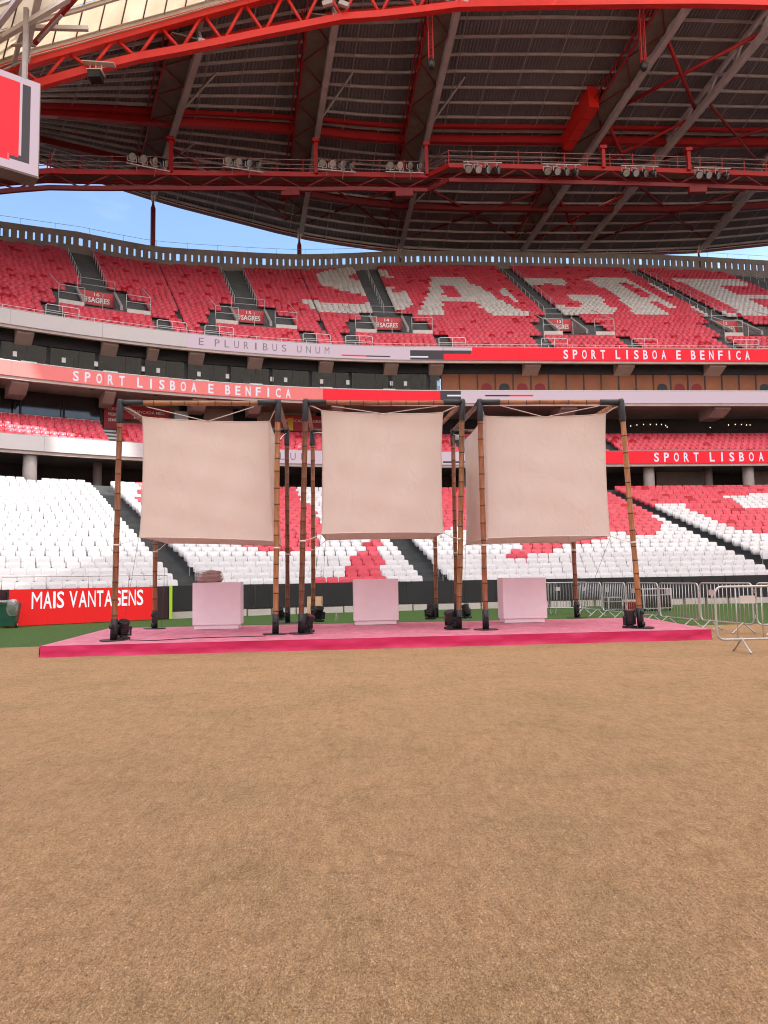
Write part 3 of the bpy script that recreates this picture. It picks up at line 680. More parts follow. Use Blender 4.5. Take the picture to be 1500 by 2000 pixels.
# ------------------------------------------------------------------ seats
def seat_proto():
    V = []; Fq = []
    xs = [-.250, -.20, 0, .20, .250]; zs = [.40, .64, .84]
    for off in (0, .028):
        for zi, z in enumerate(zs):
            for x in xs:
                zz = z - (.040 if abs(x) > .21 else (.010 if abs(x) > .1 else 0)) * (1 if zi == 2 else 0)
                V.append((x * (.985 if zi == 2 else 1), .16 + .11 * (z - .4) / .44 - .06 * (x / .25) ** 2 + off, zz))
    nC = 5
    for r in range(2):
        for c in range(4):
            a = r * nC + c; Fq.append((a, a + 1, a + nC + 1, a + nC)); b = a + 15; Fq.append((b, b + nC, b + nC + 1, b + 1))
    for c in range(4): Fq.append((10 + c, 11 + c, 26 + c, 25 + c)); Fq.append((c, 15 + c, 16 + c, c + 1))
    for r in range(2):
        a = r * nC; Fq.append((a, a + nC, a + nC + 15, a + 15)); a = r * nC + 4; Fq.append((a, a + 15, a + nC + 15, a + nC))
    back = (np.array(V), list(Fq))
    V = []; Fq = []
    for off in (0, .045):
        for z, y in ((.36, .03), (.56, .055), (.72, .085)):
            for x in (-.20, 0, .20): V.append((x * (1 if z < .7 else .9), y + off - .02 * (1 - (x / .2) ** 2), z))
    for r in range(2):
        for c in range(2):
            a = r * 3 + c; Fq.append((a, a + 1, a + 4, a + 3)); b = a + 9; Fq.append((b, b + 3, b + 4, b + 1))
    for c in range(2): Fq.append((6 + c, 7 + c, 16 + c, 15 + c)); Fq.append((c, 9 + c, 10 + c, c + 1))
    for r in range(2):
        a = r * 3; Fq.append((a, a + 3, a + 12, a + 9)); a += 2; Fq.append((a, a + 9, a + 12, a + 3))
    pan = (np.array(V), Fq)
    return back, pan
BACK, PAN = seat_proto()
def inpoly(x, y, poly):
    c = False; j = len(poly) - 1
    for i in range(len(poly)):
        xi, yi = poly[i]; xj, yj = poly[j]
        if (yi > y) != (yj > y) and x < (xj - xi) * (y - yi) / (yj - yi) + xi: c = not c
        j = i
    return c
def zz5(ox, oy, k, pts): return [(ox + a / k, oy + b / k) for a, b in pts]
UW = [zz5(580, 490, 5, q) for q in (
    [(190, 215), (240, 190), (320, 175), (420, 155), (500, 150), (640, 150), (650, 215), (490, 215), (495, 240), (530, 245), (580, 265), (630, 285), (665, 300), (690, 415), (655, 415), (600, 395), (555, 395), (460, 375), (370, 345), (270, 330), (200, 290)],
    [(800, 165), (880, 165), (895, 235), (940, 235), (940, 248), (860, 248), (845, 235), (820, 230)],
    [(850, 340), (935, 340), (950, 385), (1040, 380), (1100, 405), (1135, 500), (1095, 530), (1045, 550), (970, 555), (950, 572), (915, 572)],
    [(75, 462), (135, 462), (140, 448), (180, 450), (190, 470), (235, 480), (250, 495), (480, 495), (660, 500), (670, 480), (705, 480), (728, 592), (270, 587), (225, 560), (150, 560), (135, 490), (75, 490)])]
UW += [zz5(800, 490, 5, q) for q in (
    [(145, 240), (510, 240), (570, 265), (600, 300), (660, 325), (750, 370), (830, 410), (870, 450), (930, 465), (975, 510), (1040, 540), (1110, 570), (1195, 590), (1195, 605), (800, 605), (750, 540), (690, 535), (650, 470), (330, 470), (335, 530), (310, 545), (325, 590), (300, 610), (85, 605), (85, 580), (110, 540), (140, 500), (160, 430), (185, 380), (190, 320), (205, 300), (190, 245)],
    [(905, 340), (940, 335), (1010, 410), (1080, 480), (1050, 490), (990, 440), (940, 425), (905, 385), (880, 360)])]
UW += [zz5(1000, 490, 5, [(50, 285), (110, 265), (180, 248), (420, 248), (500, 268), (545, 310), (420, 320), (400, 300), (300, 300), (290, 315), (220, 320), (175, 365), (200, 400), (240, 440), (290, 465), (340, 490), (400, 510), (500, 515), (510, 530), (690, 530), (660, 490), (600, 455), (560, 450), (520, 412), (830, 412), (880, 455), (930, 495), (1000, 540), (1050, 575), (1000, 600), (450, 602), (400, 575), (330, 540), (280, 500), (210, 440), (150, 390), (90, 335)])]
UW += [[(1136, 540.4), (1224, 540.4), (1240, 550), (1256, 560), (1274, 570), (1288, 576), (1304, 586), (1321, 598), (1312, 599), (1296, 590), (1280, 586), (1270, 586), (1276, 592), (1288, 600), (1300, 606), (1308, 611), (1240, 611), (1236, 604), (1226, 594), (1200, 572), (1180, 560), (1160, 550)]]
UW += [zz5(1200, 490, 5, q) for q in (
    [(310, 275), (400, 285), (450, 300), (520, 340), (600, 370), (600, 400), (580, 440), (520, 415), (440, 370), (380, 330)],
    [(740, 500), (820, 530), (900, 525), (1000, 560), (1100, 575), (1210, 600), (1200, 612), (960, 612), (960, 640), (920, 630), (870, 590), (800, 560), (750, 545)],
    [(575, 262), (1210, 262), (1280, 300), (1340, 330), (1020, 320), (1060, 350), (1150, 380), (1180, 405), (1500, 408), (1700, 408), (1700, 450), (1300, 452), (1350, 480), (1430, 510), (1500, 550), (1650, 612), (1250, 612), (1180, 550), (1080, 490), (1000, 455), (900, 400), (800, 355), (700, 310), (630, 285)],
    [(1420, 305), (1500, 320), (1600, 330), (1600, 370), (1500, 355)])]
UH = [zz5(800, 490, 5, [(315, 315), (400, 320), (450, 355), (490, 390), (500, 410), (550, 420), (520, 428), (320, 425), (345, 385), (320, 360)]),
      zz5(1200, 490, 5, [(30, 290), (100, 292), (180, 320), (240, 355), (300, 385), (350, 410), (330, 432), (250, 430), (200, 395), (150, 355), (90, 325)])]
LREDP = [[(265, 930), (580, 930), (582, 960), (590, 975), (600, 978), (612, 985), (622, 1000), (630, 1025), (628, 1055), (612, 1062), (600, 1080), (590, 1075), (530, 1072), (420, 1050), (380, 1040), (275, 980)],
         [(617, 1135), (617, 1124), (640, 1124), (660, 1122), (676, 1118), (680, 1105), (687, 1095), (687, 1082), (702, 1073), (716, 1065), (722, 1048), (742, 1046), (742, 1070), (750, 1085), (752, 1103), (754, 1135)],
         [(790, 930), (1230, 930), (1260, 985), (1300, 1022), (1290, 1030), (1280, 1045), (1258, 1046), (1225, 1040), (1185, 1033), (1185, 1050), (1130, 1058), (1108, 1062), (1080, 1072), (1060, 1078), (1000, 1085), (990, 1082), (1010, 1068), (1030, 1054), (900, 1028), (860, 1030), (790, 1020)]]
LWHP = [[(1282, 984), (1316, 978), (1340, 983), (1345, 995), (1360, 997), (1385, 1006), (1400, 1013), (1415, 1019), (1428, 1026), (1445, 1032), (1462, 1032), (1470, 1038), (1520, 1046), (1700, 1075), (1700, 1145), (1480, 1145)],
        [(1416, 968), (1457, 968), (1471, 963), (1700, 950), (1700, 1005), (1487, 990), (1457, 987), (1440, 977)]]
TRA = LAISLE[2][0]
def lower_white(t, p):
    x, y = proj(p)
    if t > TRA: return any(inpoly(x, y, q) for q in LWHP)
    return not any(inpoly(x, y, q) for q in LREDP)
def upper_white(t, p):
    x, y = proj(p)
    return any(inpoly(x, y, q) for q in UW) and not any(inpoly(x, y, q) for q in UH)
SPITCH = 0.515
SEATS = []      # (t, R, z, white, tier, row)
def fill_row(R, z, tier, row, gaps, ta, tz, colour, pitch=SPITCH, stag=True):
    gaps = sorted(gaps); cur = ta; segs = []
    for a, b in gaps:
        if a > cur: segs.append((cur, min(a, tz)))
        cur = max(cur, b)
    if cur < tz: segs.append((cur, tz))
    arc = lambda q: q * R / REF if q < 0 else q
    inv = lambda q: q * REF / R if q < 0 else q
    for a, b in segs:
        ln_ = arc(b) - arc(a)
        if ln_ < pitch * .9: continue
        n_ = max(1, int(ln_ / pitch + .08) - ((row % 2) if tier == 'low' and ln_ > 4 else 0)); st_ = ln_ / n_
        if st_ > pitch * 1.12: st_ = pitch
        ph = random.uniform(-.03, .03)
        for k in range(n_):
            t = inv(arc(a) + st_ * (k + .5) + ph); p = Vector(rp3(t, R, z + .8)); SEATS.append((t, R, z, colour(t, p), tier, row))
for i in range(LN):
    R = LR0 + i * LP + .34; z = LZ0 + i * LRISE
    gaps = []
    for ta, wd in LAISLE:
        hw = wd / 2 * (REF / R if ta < 0 else 1); gaps.append((ta - hw, ta + hw))
    for px, Rc in ((58, RB + .9),):
        if i >= LN - 1: tt = t_at(px, 925, Rc); gaps.append((tt - .5, tt + .5))
    fill_row(R, z, 'low', i, gaps, -52, 36, lower_white)
for i in range(MN):
    R = MR0 + i * MP + .30; z = MZ0 + i * MRISE
    fill_row(R, z, 'mid', i, [(ta - wd / 2, ta + wd / 2) for ta, wd in MAISLE], -50, 38, lambda t, p: False, .52)
fill_row(R2 + 1.1, BZ, 'box', 0, [], -48, 38, lambda t, p: False, .62)
TP = dict(PORT)
seam = [(TP['16'] + TP['15']) / 2, (TP['15'] + TP['14']) / 2]
for i in range(UN):
    R = UR0 + i * UP + .32; z = UZ0 + i * URISE; gaps = [(s_ - .05, s_ + .05) for s_ in seam]
    for num, tp in PORT:
        if i > PR1: gaps.append((tp - .95, tp + .95))
        elif i >= PR0 + 3: gaps.append((tp - 2.2, tp + 2.2))
        elif i >= 5: gaps.append((tp - 3.3, tp + 3.3))
        if i < 5: gaps += [(tp - 4.5, tp - 3.2), (tp + 3.2, tp + 4.5)]
    tlo = -54
    ok = [q for q in tsamp(-54, 42, .5) if RIM(q) >= i + .2]
    if not ok: continue
    runs = []; st = ok[0]; pv = ok[0]
    for q in ok[1:]:
        if q - pv > .75: runs.append((st, pv)); st = q
        pv = q
    runs.append((st, pv))
    for a, b in runs: fill_row(R, z, 'up', i, gaps, a, b, upper_white, .505)
print('SEATS', len(SEATS))
indiv = []; rest = []
for s in SEATS:
    x, y = proj(rp3(s[0], s[1], s[2] + .7))
    if s[4] == 'low' and s[5] < 5 and -12 <= x <= 1512: indiv.append(s)
    else: rest.append(s)
indiv.sort(key=lambda s: s[5]); rest += indiv[300:]; indiv = indiv[:300]
def build_seat_mass(lst):
    V0 = np.vstack([BACK[0], PAN[0]]); nb = len(BACK[0]); F0 = np.array(BACK[1] + [tuple(i + nb for i in f) for f in PAN[1]])
    N = len(lst); nv = len(V0)
    T = np.array([s[0] for s in lst]); ang = np.where(T >= 0, A0, A0 - T / REF)
    tx, ty = np.cos(ang), np.sin(ang); nx, ny = -np.sin(ang), np.cos(ang)
    O = np.array([rp3(s[0], s[1], s[2]) for s in lst])
    jit = rng.normal(0, .006, (N, 3))
    tilt = rng.normal(0, .012, N)
    VX = V0[None, :, 0] + jit[:, 0:1]; VY = V0[None, :, 1] + jit[:, 1:2] + tilt[:, None] * V0[None, :, 2]; VZ = V0[None, :, 2] + 0 * jit[:, 2:3]
    W = np.empty((N, nv, 3))
    W[:, :, 0] = O[:, 0:1] + VX * tx[:, None] + VY * nx[:, None]; W[:, :, 1] = O[:, 1:2] + VX * ty[:, None] + VY * ny[:, None]; W[:, :, 2] = O[:, 2:3] + VZ
    Fc = (F0[None] + (np.arange(N) * nv)[:, None, None]).reshape(-1)
    me = bpy.data.meshes.new('stadium_seats'); nf = N * len(F0)
    me.vertices.add(N * nv); me.vertices.foreach_set('co', W.reshape(-1)); me.loops.add(nf * 4); me.loops.foreach_set('vertex_index', Fc.astype(np.int32))
    me.polygons.add(nf); me.polygons.foreach_set('loop_start', np.arange(nf, dtype=np.int32) * 4); me.polygons.foreach_set('loop_total', np.full(nf, 4, np.int32))
    me.update(calc_edges=True)
    wh = np.array([s[3] for s in lst]); f = rng.random(N)
    red = np.array([0.72, 0.065, 0.10])[None] * (0.90 + .18 * f[:, None]); fade = np.clip(rng.normal(.09, .05, N), 0, .25)[:, None]
    red = red * (1 - fade) + np.array([0.70, 0.25, 0.26])[None] * fade
    dk = rng.random(N) < .05; red[dk] = np.array([0.50, 0.012, 0.025])
    whc = np.array([0.77, 0.76, 0.76])[None] * (0.90 + .12 * f[:, None])
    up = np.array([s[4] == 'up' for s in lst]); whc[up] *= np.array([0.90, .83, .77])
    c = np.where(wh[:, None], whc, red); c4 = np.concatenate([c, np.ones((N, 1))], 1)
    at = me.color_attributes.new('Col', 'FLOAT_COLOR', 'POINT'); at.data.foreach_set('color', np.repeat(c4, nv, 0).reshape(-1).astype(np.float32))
    me.materials.append(MT['seatmix'])
    return me
obj('stadium_seats', build_seat_mass(rest), label='red and white folding seats filling the far rows of every tier', cat='seats', kind='stuff')
def proto_mesh(name, data, mt_):
    me = bpy.data.meshes.new(name); me.from_pydata([tuple(v) for v in data[0]], [], data[1]); me.materials.append(MT[mt_]); me.update(); return me
br = MB(); br.box((-.17, .14, .25), (.03, .05, .5)); br.box((.17, .14, .25), (.03, .05, .5)); br.box((0, .15, .40), (.36, .04, .04))
BRM = br.mesh('seat_bracket', 'steel')
SM = {True: (proto_mesh('backrest_w', BACK, 'seatwhite'), proto_mesh('seat_pan_w', PAN, 'seatwhite')), False: (proto_mesh('backrest_r', BACK, 'seatred'), proto_mesh('seat_pan_r', PAN, 'seatred'))}
ORD = ['lowest', 'second', 'third', 'fourth', 'fifth']
def nth(n):
    return '%d%s' % (n, 'th' if 10 <= n % 100 <= 20 else {1: 'st', 2: 'nd', 3: 'rd'}.get(n % 10, 'th'))
indiv.sort(key=lambda s: (s[5], s[0]))
cnt = {}
for s in indiv:
    t, R, z, wh, tier, row = s
    bi = sum(t > LAISLE[q][0] for q in (0, 1, 2)); cnt.setdefault((row, bi), []).append(t)
for s in indiv:
    t, R, z, wh, tier, row = s
    bi = sum(t > LAISLE[q][0] for q in (0, 1, 2)); lst = cnt[(row, bi)]; ix = lst.index(t)
    blk = '%s left of the left stairs' % nth(len(lst) - ix) if bi == 0 else '%s right of the %s stairs' % (nth(ix + 1), ['', 'left', 'centre', 'right'][bi])
    ang = A0 if t >= 0 else A0 - t / REF
    o = obj('stadium_seat', None, None, '%s folding seat, %s lower tier row, %s' % ('white' if wh else 'red', ORD[row], blk), 'seat', 'front row seats of the lower tier', None, rp3(t, R, z))
    o.rotation_euler = (0, 0, ang + random.gauss(0, .01))
    obj('backrest', SM[wh][0], o); obj('seat_pan', SM[wh][1], o); obj('bracket', BRM, o)

# ------------------------------------------------------------------ roof
roof = thing('stadium_roof', 'dark corrugated roof with red and grey steelwork over the far stand', 'roof', rp3(0, 70, 38))
def hitW(px, py, off=1.0):
    R = 88.0
    for _ in range(6):
        t, z = hit(px, py, R); R = RW(t) + off
    return t, R, z
_o = [hitW(px, py) for px, py in [(-260, 200), (-150, 232), (80, 308), (205, 352), (300, 383), (450, 423), (585, 458), (700, 477), (780, 487), (900, 493), (1100, 494), (1250, 492), (1367, 487), (1500, 473), (1750, 445)]]
RO = interp([q[0] for q in _o], [q[1] for q in _o]); ZO = interp([q[0] for q in _o], [q[2] for q in _o])
_i = []
for px, pt, pb, R in [(-300, 225, 285, 59), (-100, 165, 222, 58), (60, 112, 170, 57), (230, 65, 120, 56), (395, 20, 90, 55), (530, -15, 62, 54.2), (660, -45, 36, 53.6), (900, -66, 11, 53), (1100, -70, 8, 53), (1350, -64, 5, 53), (1500, -58, 8, 53), (1800, -40, 22, 53)]:
    t, zt = hit(px, pt, R); t2, zb = hit(px, pb, R); _i.append((t, R, zt, zb))
RI = interp([q[0] for q in _i], [q[1] for q in _i]); ZT = interp([q[0] for q in _i], [q[2] for q in _i]); ZBm = interp([q[0] for q in _i], [q[3] for q in _i])
print('ROOF outer', [(round(a, 1), round(b, 1), round(c, 1)) for a, b, c in _o]); print('inner', [tuple(round(x, 1) for x in q) for q in _i])
TA, TB = -56.0, 60.0
def Srz(t, v): return RO(t) + (RI(t) - RO(t)) * v, ZO(t) + (ZT(t) - ZO(t)) * v
def S(t, v, dz=0.0): R, z = Srz(t, v); return Vector(rp3(t, R, z + dz))
def plan_t(x, y):
    t = (x - C0.x) * UX + (y - C0.y) * UY
    if t >= 0: return t, (x - C0.x) * NX + (y - C0.y) * NY
    return -(math.atan2(-(x - C0.x), y - C0.y) - A0) * REF, math.hypot(x - C0.x, y - C0.y)
def sheet_z(x, y):
    t, R = plan_t(x, y); v = (RO(t) - R) / (RO(t) - RI(t)); return Srz(t, v)[1]
def v_at(px, py):
    best = None
    for k in range(0, 101):
        v = k / 100.0; R = 70.0
        for _ in range(4):
            t, z = hit(px, py, R); R = Srz(t, v)[0]
        e = abs(z - Srz(t, v)[1])
        if best is None or e < best[0]: best = (e, v)
    return best[1]
# corrugated sheet
ts = []; hs = []
t = TA; rib = .30
while t < TB:
    for f_, h_ in ((0, 0), (.4, 0), (.5, .075), (.9, .075)): ts.append(t + rib * f_); hs.append(h_)
    t += rib
NVV = 14; vv = [i / (NVV - 1) for i in range(NVV)]
verts = []; faces = []
for t, h_ in zip(ts, hs):
    for v in vv: verts.append(tuple(S(t, v, h_ + .02)))
for i in range(len(ts) - 1):
    for j in range(NVV - 1): a = i * NVV + j; faces.append((a, a + NVV, a + NVV + 1, a + 1))
me = bpy.data.meshes.new('roof_sheet'); me.from_pydata(verts, [], faces); me.materials.append(MT['sheet'])
o = obj('roof_sheet', me, roof); o.matrix_parent_inverse = Matrix.Translation(-roof.location)
def RB_(mb, name, m_, **k): return build_in(roof, mb, name, m_, **k)
def sub(parent, mb, name, m_):
    return mb.build(name, m_, parent)
def build_part(root, mb, name, m_): return build_in(root, mb, name, m_)
vred = v_at(560, 222); vred2 = v_at(560, 241); vout = v_at(1200, 398)
print('vred', vred, vred2, vout)
tl = tsamp(TA, TB, 2.6)
for k in range(21):
    v = .02 + k * .048
    if abs(v - vred) < .012 or abs(v - vred2) < .012: continue
    g = MB(); pts = [S(t, v, -.16) for t in tl]
    for a, b in zip(pts[:-1], pts[1:]): g.ibeam(a, b, .13, .24)
    RB_(g, 'purlin', 'roofgrey')
for t in tsamp(TA + 2, TB - 2, 3.1):
    g = MB(); g.tube([S(t, v, -.30) for v in vv], .035, 5); RB_(g, 'tie_rod', 'roofgrey')
for v, wd, ht, dz, m_ in ((vred, .35, .35, -.35, 'red'), (vred2, .55, .75, -.55, 'red'), (vout, .5, .6, -.6, 'darkred')):
    g = MB(); pts = [S(t, v, dz) for t in tl]
    for a, b in zip(pts[:-1], pts[1:]): g.beam(a, b, wd, ht)
    RB_(g, 'cross_beam', m_)
g = MB(); pts = [S(t, .0, -.12) for t in tl]
for a, b in zip(pts[:-1], pts[1:]): g.beam(a, b, .6, .55)
RB_(g, 'edge_beam', 'darkred')
g = MB(); pts = [S(t, .012, -.36) for t in tl]
for a, b in zip(pts[:-1], pts[1:]): g.beam(a, b, .12, .06)
RB_(g, 'gutter_lip', 'rooflight')
# inner red arch truss
bt = tsamp(TA, TB, 3.3)
botP = lambda t: Vector(rp3(t, RI(t), ZBm(t))); topP = lambda t: Vector(rp3(t, RI(t) - .1, ZT(t) - .35)); rearP = lambda t: Vector(rp3(t, RI(t) + 2.4, (ZBm(t) + ZT(t)) / 2 + .5))
for nm, fn, sz in (('bottom_chord', botP, .52), ('top_chord', topP, .6), ('rear_chord', rearP, .36)):
    g = MB(); pp = [fn(t) for t in bt]
    for a, b in zip(pp[:-1], pp[1:]): g.beam(a, b, sz, sz)
    RB_(g, nm, 'redlit')
for a, b in zip(bt[:-1], bt[1:]):
    mtd = (a + b) / 2
    for q in (a, b):
        g = MB(); g.tube([botP(q) , topP(mtd)], .13, 8); RB_(g, 'web_member', 'redlit')
    g = MB(); g.tube([rearP(mtd), botP(a)], .08, 6); RB_(g, 'web_member', 'redlit')
# radial trusses
TR = [('A', 300, 383, 395, 78, True), ('B', 587, 458, 658, 28, True), ('C', 782, 487, 897, 5, True), ('D', 1017, 494, 1352, 0, True), ('E', 1130, 494, 1548, 0, False), ('F', 1367, 488, 1740, 60, False)]
CH = {}
for nm, pxo, pyo, pxi, pyi, walk in TR:
    to, Ro, zo = hitW(pxo, pyo); A = Vector(rp3(to, Ro - .6, zo - .1))
    Rg = RI(t_at(pxi, pyi, 54)); ti, zi = hit(pxi, pyi, Rg); B = Vector(rp3(ti, Rg + .2, zi))
    CH[nm] = (A, B); d = (B - A); L = d.length; dn = d / L; lf = Vector((0, 0, 1)).cross(Vector((dn.x, dn.y, 0))).normalized()
    # lf points to the viewer's left?
    if lf.x > 0: lf = -lf
    g = MB(); g.beam(A, B, .48, .55); tr = RB_(g, 'roof_truss', 'roofgrey')
    def pt(s_): return A + d * s_
    nb = 10
    topq = lambda s_: Vector((pt(s_).x, pt(s_).y, max(sheet_z(pt(s_).x, pt(s_).y) - .5, pt(s_).z + .9)))
    g = MB(); 
    for k in range(nb): g.beam(topq(k / nb), topq((k + 1) / nb), .34, .34)
    sub(tr, g, 'top_chord', 'roofgrey')
    for k in range(nb):
        g = MB(); g.beam(pt(k / nb), topq((k + .5) / nb), .2, .2); sub(tr, g, 'web_member', 'roofgrey')
        g = MB(); g.beam(topq((k + .5) / nb), pt((k + 1) / nb), .2, .2); sub(tr, g, 'web_member', 'roofgrey')
    if walk:
        off = lf * 2.1; s0, s1 = .06, .985
        g = MB()
        q0, q1 = pt(s0), pt(s1)
        g.add([q0 + lf * .26 + Vector((0, 0, .35)), q1 + lf * .26 + Vector((0, 0, .35)), q1 + off + Vector((0, 0, .35)), q0 + off + Vector((0, 0, .35)), q0 + lf * .26 + Vector((0, 0, .45)), q1 + lf * .26 + Vector((0, 0, .45)), q1 + off + Vector((0, 0, .45)), q0 + off + Vector((0, 0, .45))],
              [(0, 1, 2, 3), (7, 6, 5, 4), (0, 4, 5, 1), (2, 6, 7, 3), (1, 5, 6, 2), (0, 3, 7, 4)]); sub(tr, g, 'walkway_plate', 'plate')
        n2 = 12
        for k in range(n2):
            sa, sb = s0 + (s1 - s0) * k / n2, s0 + (s1 - s0) * (k + 1) / n2
            a, b = (pt(sa) + lf * .2, pt(sb) + off) if k % 2 else (pt(sa) + off, pt(sb) + lf * .2)
            g = MB(); g.tube([a + Vector((0, 0, .25)), b + Vector((0, 0, .25))], .055, 6); sub(tr, g, 'diagonal_rod', 'darkred')
        g = MB(); up = Vector((0, 0, 1))
        for h_ in (.25, 1.25): g.beam(q0 + off + up * h_, q1 + off + up * h_, .12, .12)
        g.beam(q0 + off * 1.2 + up * .6, q1 + off * 1.2 + up * .6, .1, .1)
        n3 = 46
        for k in range(n3):
            sa, sb = s0 + (s1 - s0) * k / n3, s0 + (s1 - s0) * (k + 1) / n3
            a, b = (pt(sa) + off + up * .25, pt(sb) + off + up * 1.25) if k % 2 else (pt(sa) + off + up * 1.25, pt(sb) + off + up * .25)
            g.tube([a, b], .035, 5)
            if k % 4 == 0: g.tube([pt(sa) + off * 1.2 + up * .6, pt(sa) + off + up * 2.3], .03, 5)
        sub(tr, g, 'red_lattice_rail', 'red')
# x bracing in the roof plane
def xbr(n1, n2, s0, s1, m_='darkred', r=.13, lift=.5):
    A1, B1 = CH[n1]; A2, B2 = CH[n2]; u = Vector((0, 0, lift))
    for (a, b) in ((A1 + (B1 - A1) * s0, A2 + (B2 - A2) * s1), (A1 + (B1 - A1) * s1, A2 + (B2 - A2) * s0)):
        g = MB(); g.tube([a + u, b + u], r, 8); RB_(g, 'cross_brace', m_)
    c = (A1 + (B1 - A1) * (s0 + s1) / 2 + A2 + (B2 - A2) * (s0 + s1) / 2) / 2 + u
for a, b in (('A', 'B'), ('B', 'C'), ('C', 'D'), ('E', 'F')): xbr(a, b, .03, .36)
for s0, s1 in ((.02, .3), (.36, .62), (.66, .9)): xbr('D', 'E', s0, s1, 'red', .17)
xbr('E', 'F', .45, .7, 'darkred', .13)
# extra struts from sheet to chords
for nm in 'ABC':
    A, B = CH[nm]
    for s_ in (.25, .62):
        a = A + (B - A) * s_; b = A + (B - A) * (s_ + .10) + Vector((2.6, 0, 0)); b.z = sheet_z(b.x, b.y) - .35
        g = MB(); g.beam(a, b, .14, .14); RB_(g, 'stay', 'roofgrey')
# support posts on the rim wall
for px, pyt in ((300, 388), (585, 462), (780, 490), (1367, 490)):
    t, R, zt = hitW(px, pyt, .1); zb = ZW(t) + 1.0; c = Vector(rp3(t, R + .35, 0))
    g = MB(); g.tube([c + Vector((0, 0, zb - 2)), c + Vector((0, 0, zt - .9)), c + Vector((0, 0, zt - .55)), c + Vector((0, 0, zt - .1))], [.26, .26, .14, .10], 12); po = RB_(g, 'support_post', 'darkred')
    g = MB(); A = c + Vector((0, 0, zt - .15))
    for s_ in (-1, 1): g.beam(A + Vector((s_ * .12, 0, 0)), A + Vector((s_ * .25 + .25, -.9, 1.9)), .16, .16)
    g.beam(A + Vector((.25, -.45, .9)), A + Vector((.55, -.7, 1.5)), .2, .3)
    sub(po, g, 'head_bracket', 'rooflight')
# translucent inner roof, panel by panel
def transmat():
    M = bpy.data.materials.new('translucent_roof_panel'); M.use_nodes = True; t = M.node_tree
    for nn in list(t.nodes):
        if nn.type != 'OUTPUT_MATERIAL': t.nodes.remove(nn)
    out = [x for x in t.nodes if x.type == 'OUTPUT_MATERIAL'][0]
    tcn = t.nodes.new('ShaderNodeTexCoord'); nz = t.nodes.new('ShaderNodeTexNoise'); nz.inputs['Scale'].default_value = .6; nz.inputs['Detail'].default_value = 5
    t.links.new(tcn.outputs['Object'], nz.inputs['Vector'])
    cr = t.nodes.new('ShaderNodeValToRGB'); cr.color_ramp.elements[0].position = .3; cr.color_ramp.elements[0].color = (.66, .56, .45, 1); cr.color_ramp.elements[1].position = .7; cr.color_ramp.elements[1].color = (.76, .67, .56, 1)
    t.links.new(nz.outputs['Fac'], cr.inputs[0])
    tl_ = t.nodes.new('ShaderNodeBsdfTranslucent'); df = t.nodes.new('ShaderNodeBsdfDiffuse'); mm = t.nodes.new('ShaderNodeMixShader'); mm.inputs[0].default_value = .12
    t.links.new(cr.outputs[0], tl_.inputs[0]); t.links.new(cr.outputs[0], df.inputs[0])
    t.links.new(tl_.outputs[0], mm.inputs[1]); t.links.new(df.outputs[0], mm.inputs[2]); t.links.new(mm.outputs[0], out.inputs[0])
    return M
MT['panel'] = transmat()
def filtermat():  # material of an added sheet that dims and diffuses direct sun
    M = bpy.data.materials.new('sun_filter_panel'); M.use_nodes = True; t = M.node_tree
    for nn in list(t.nodes):
        if nn.type != 'OUTPUT_MATERIAL': t.nodes.remove(nn)
    out = [x for x in t.nodes if x.type == 'OUTPUT_MATERIAL'][0]
    tr = t.nodes.new('ShaderNodeBsdfTransparent'); tr.inputs[0].default_value = (.93, .91, .88, 1)
    tl_ = t.nodes.new('ShaderNodeBsdfTranslucent'); tl_.inputs[0].default_value = (.80, .755, .70, 1)
    mm = t.nodes.new('ShaderNodeMixShader'); mm.inputs[0].default_value = .84
    t.links.new(tr.outputs[0], mm.inputs[1]); t.links.new(tl_.outputs[0], mm.inputs[2]); t.links.new(mm.outputs[0], out.inputs[0])
    return M
MT['sunfilter'] = filtermat()
TX = plan_t(16.0, 55)[0]                      # the unseen corner roof starts here
def Q(t, w_): return Vector(rp3(t, RI(t) - .35 - 6.0 * w_, ZT(t) + .35 + .9 * w_))
q = TA
while q < TX - .1:
    q2 = min(q + 1.55, TX)
    for k in range(2):
        g = MB(); a, b = k / 2 + .01, (k + 1) / 2 - .01; p_ = [Q(q + .04, a), Q(q2 - .04, a), Q(q2 - .04, b), Q(q + .04, b)]
        g.add(p_ + [x + Vector((0, 0, .04)) for x in p_], [(0, 1, 2, 3), (7, 6, 5, 4), (0, 4, 5, 1), (1, 5, 6, 2), (2, 6, 7, 3), (3, 7, 4, 0)]); RB_(g, 'translucent_panel', 'panel')
    g = MB(); g.beam(Q(q, 0), Q(q, 1), .07, .14); RB_(g, 'glazing_bar', 'plate')
    q = q2
for w_, sz in ((0.0, .55), (.5, .3), (1.0, .4)):
    g = MB(); pp = [Q(t, w_) - Vector((0, 0, .3)) for t in tsamp(TA, TX, 2.6)]
    for a, b in zip(pp[:-1], pp[1:]): g.ibeam(a, b, sz * .7, sz)
    RB_(g, 'edge_girder', 'rooflight')
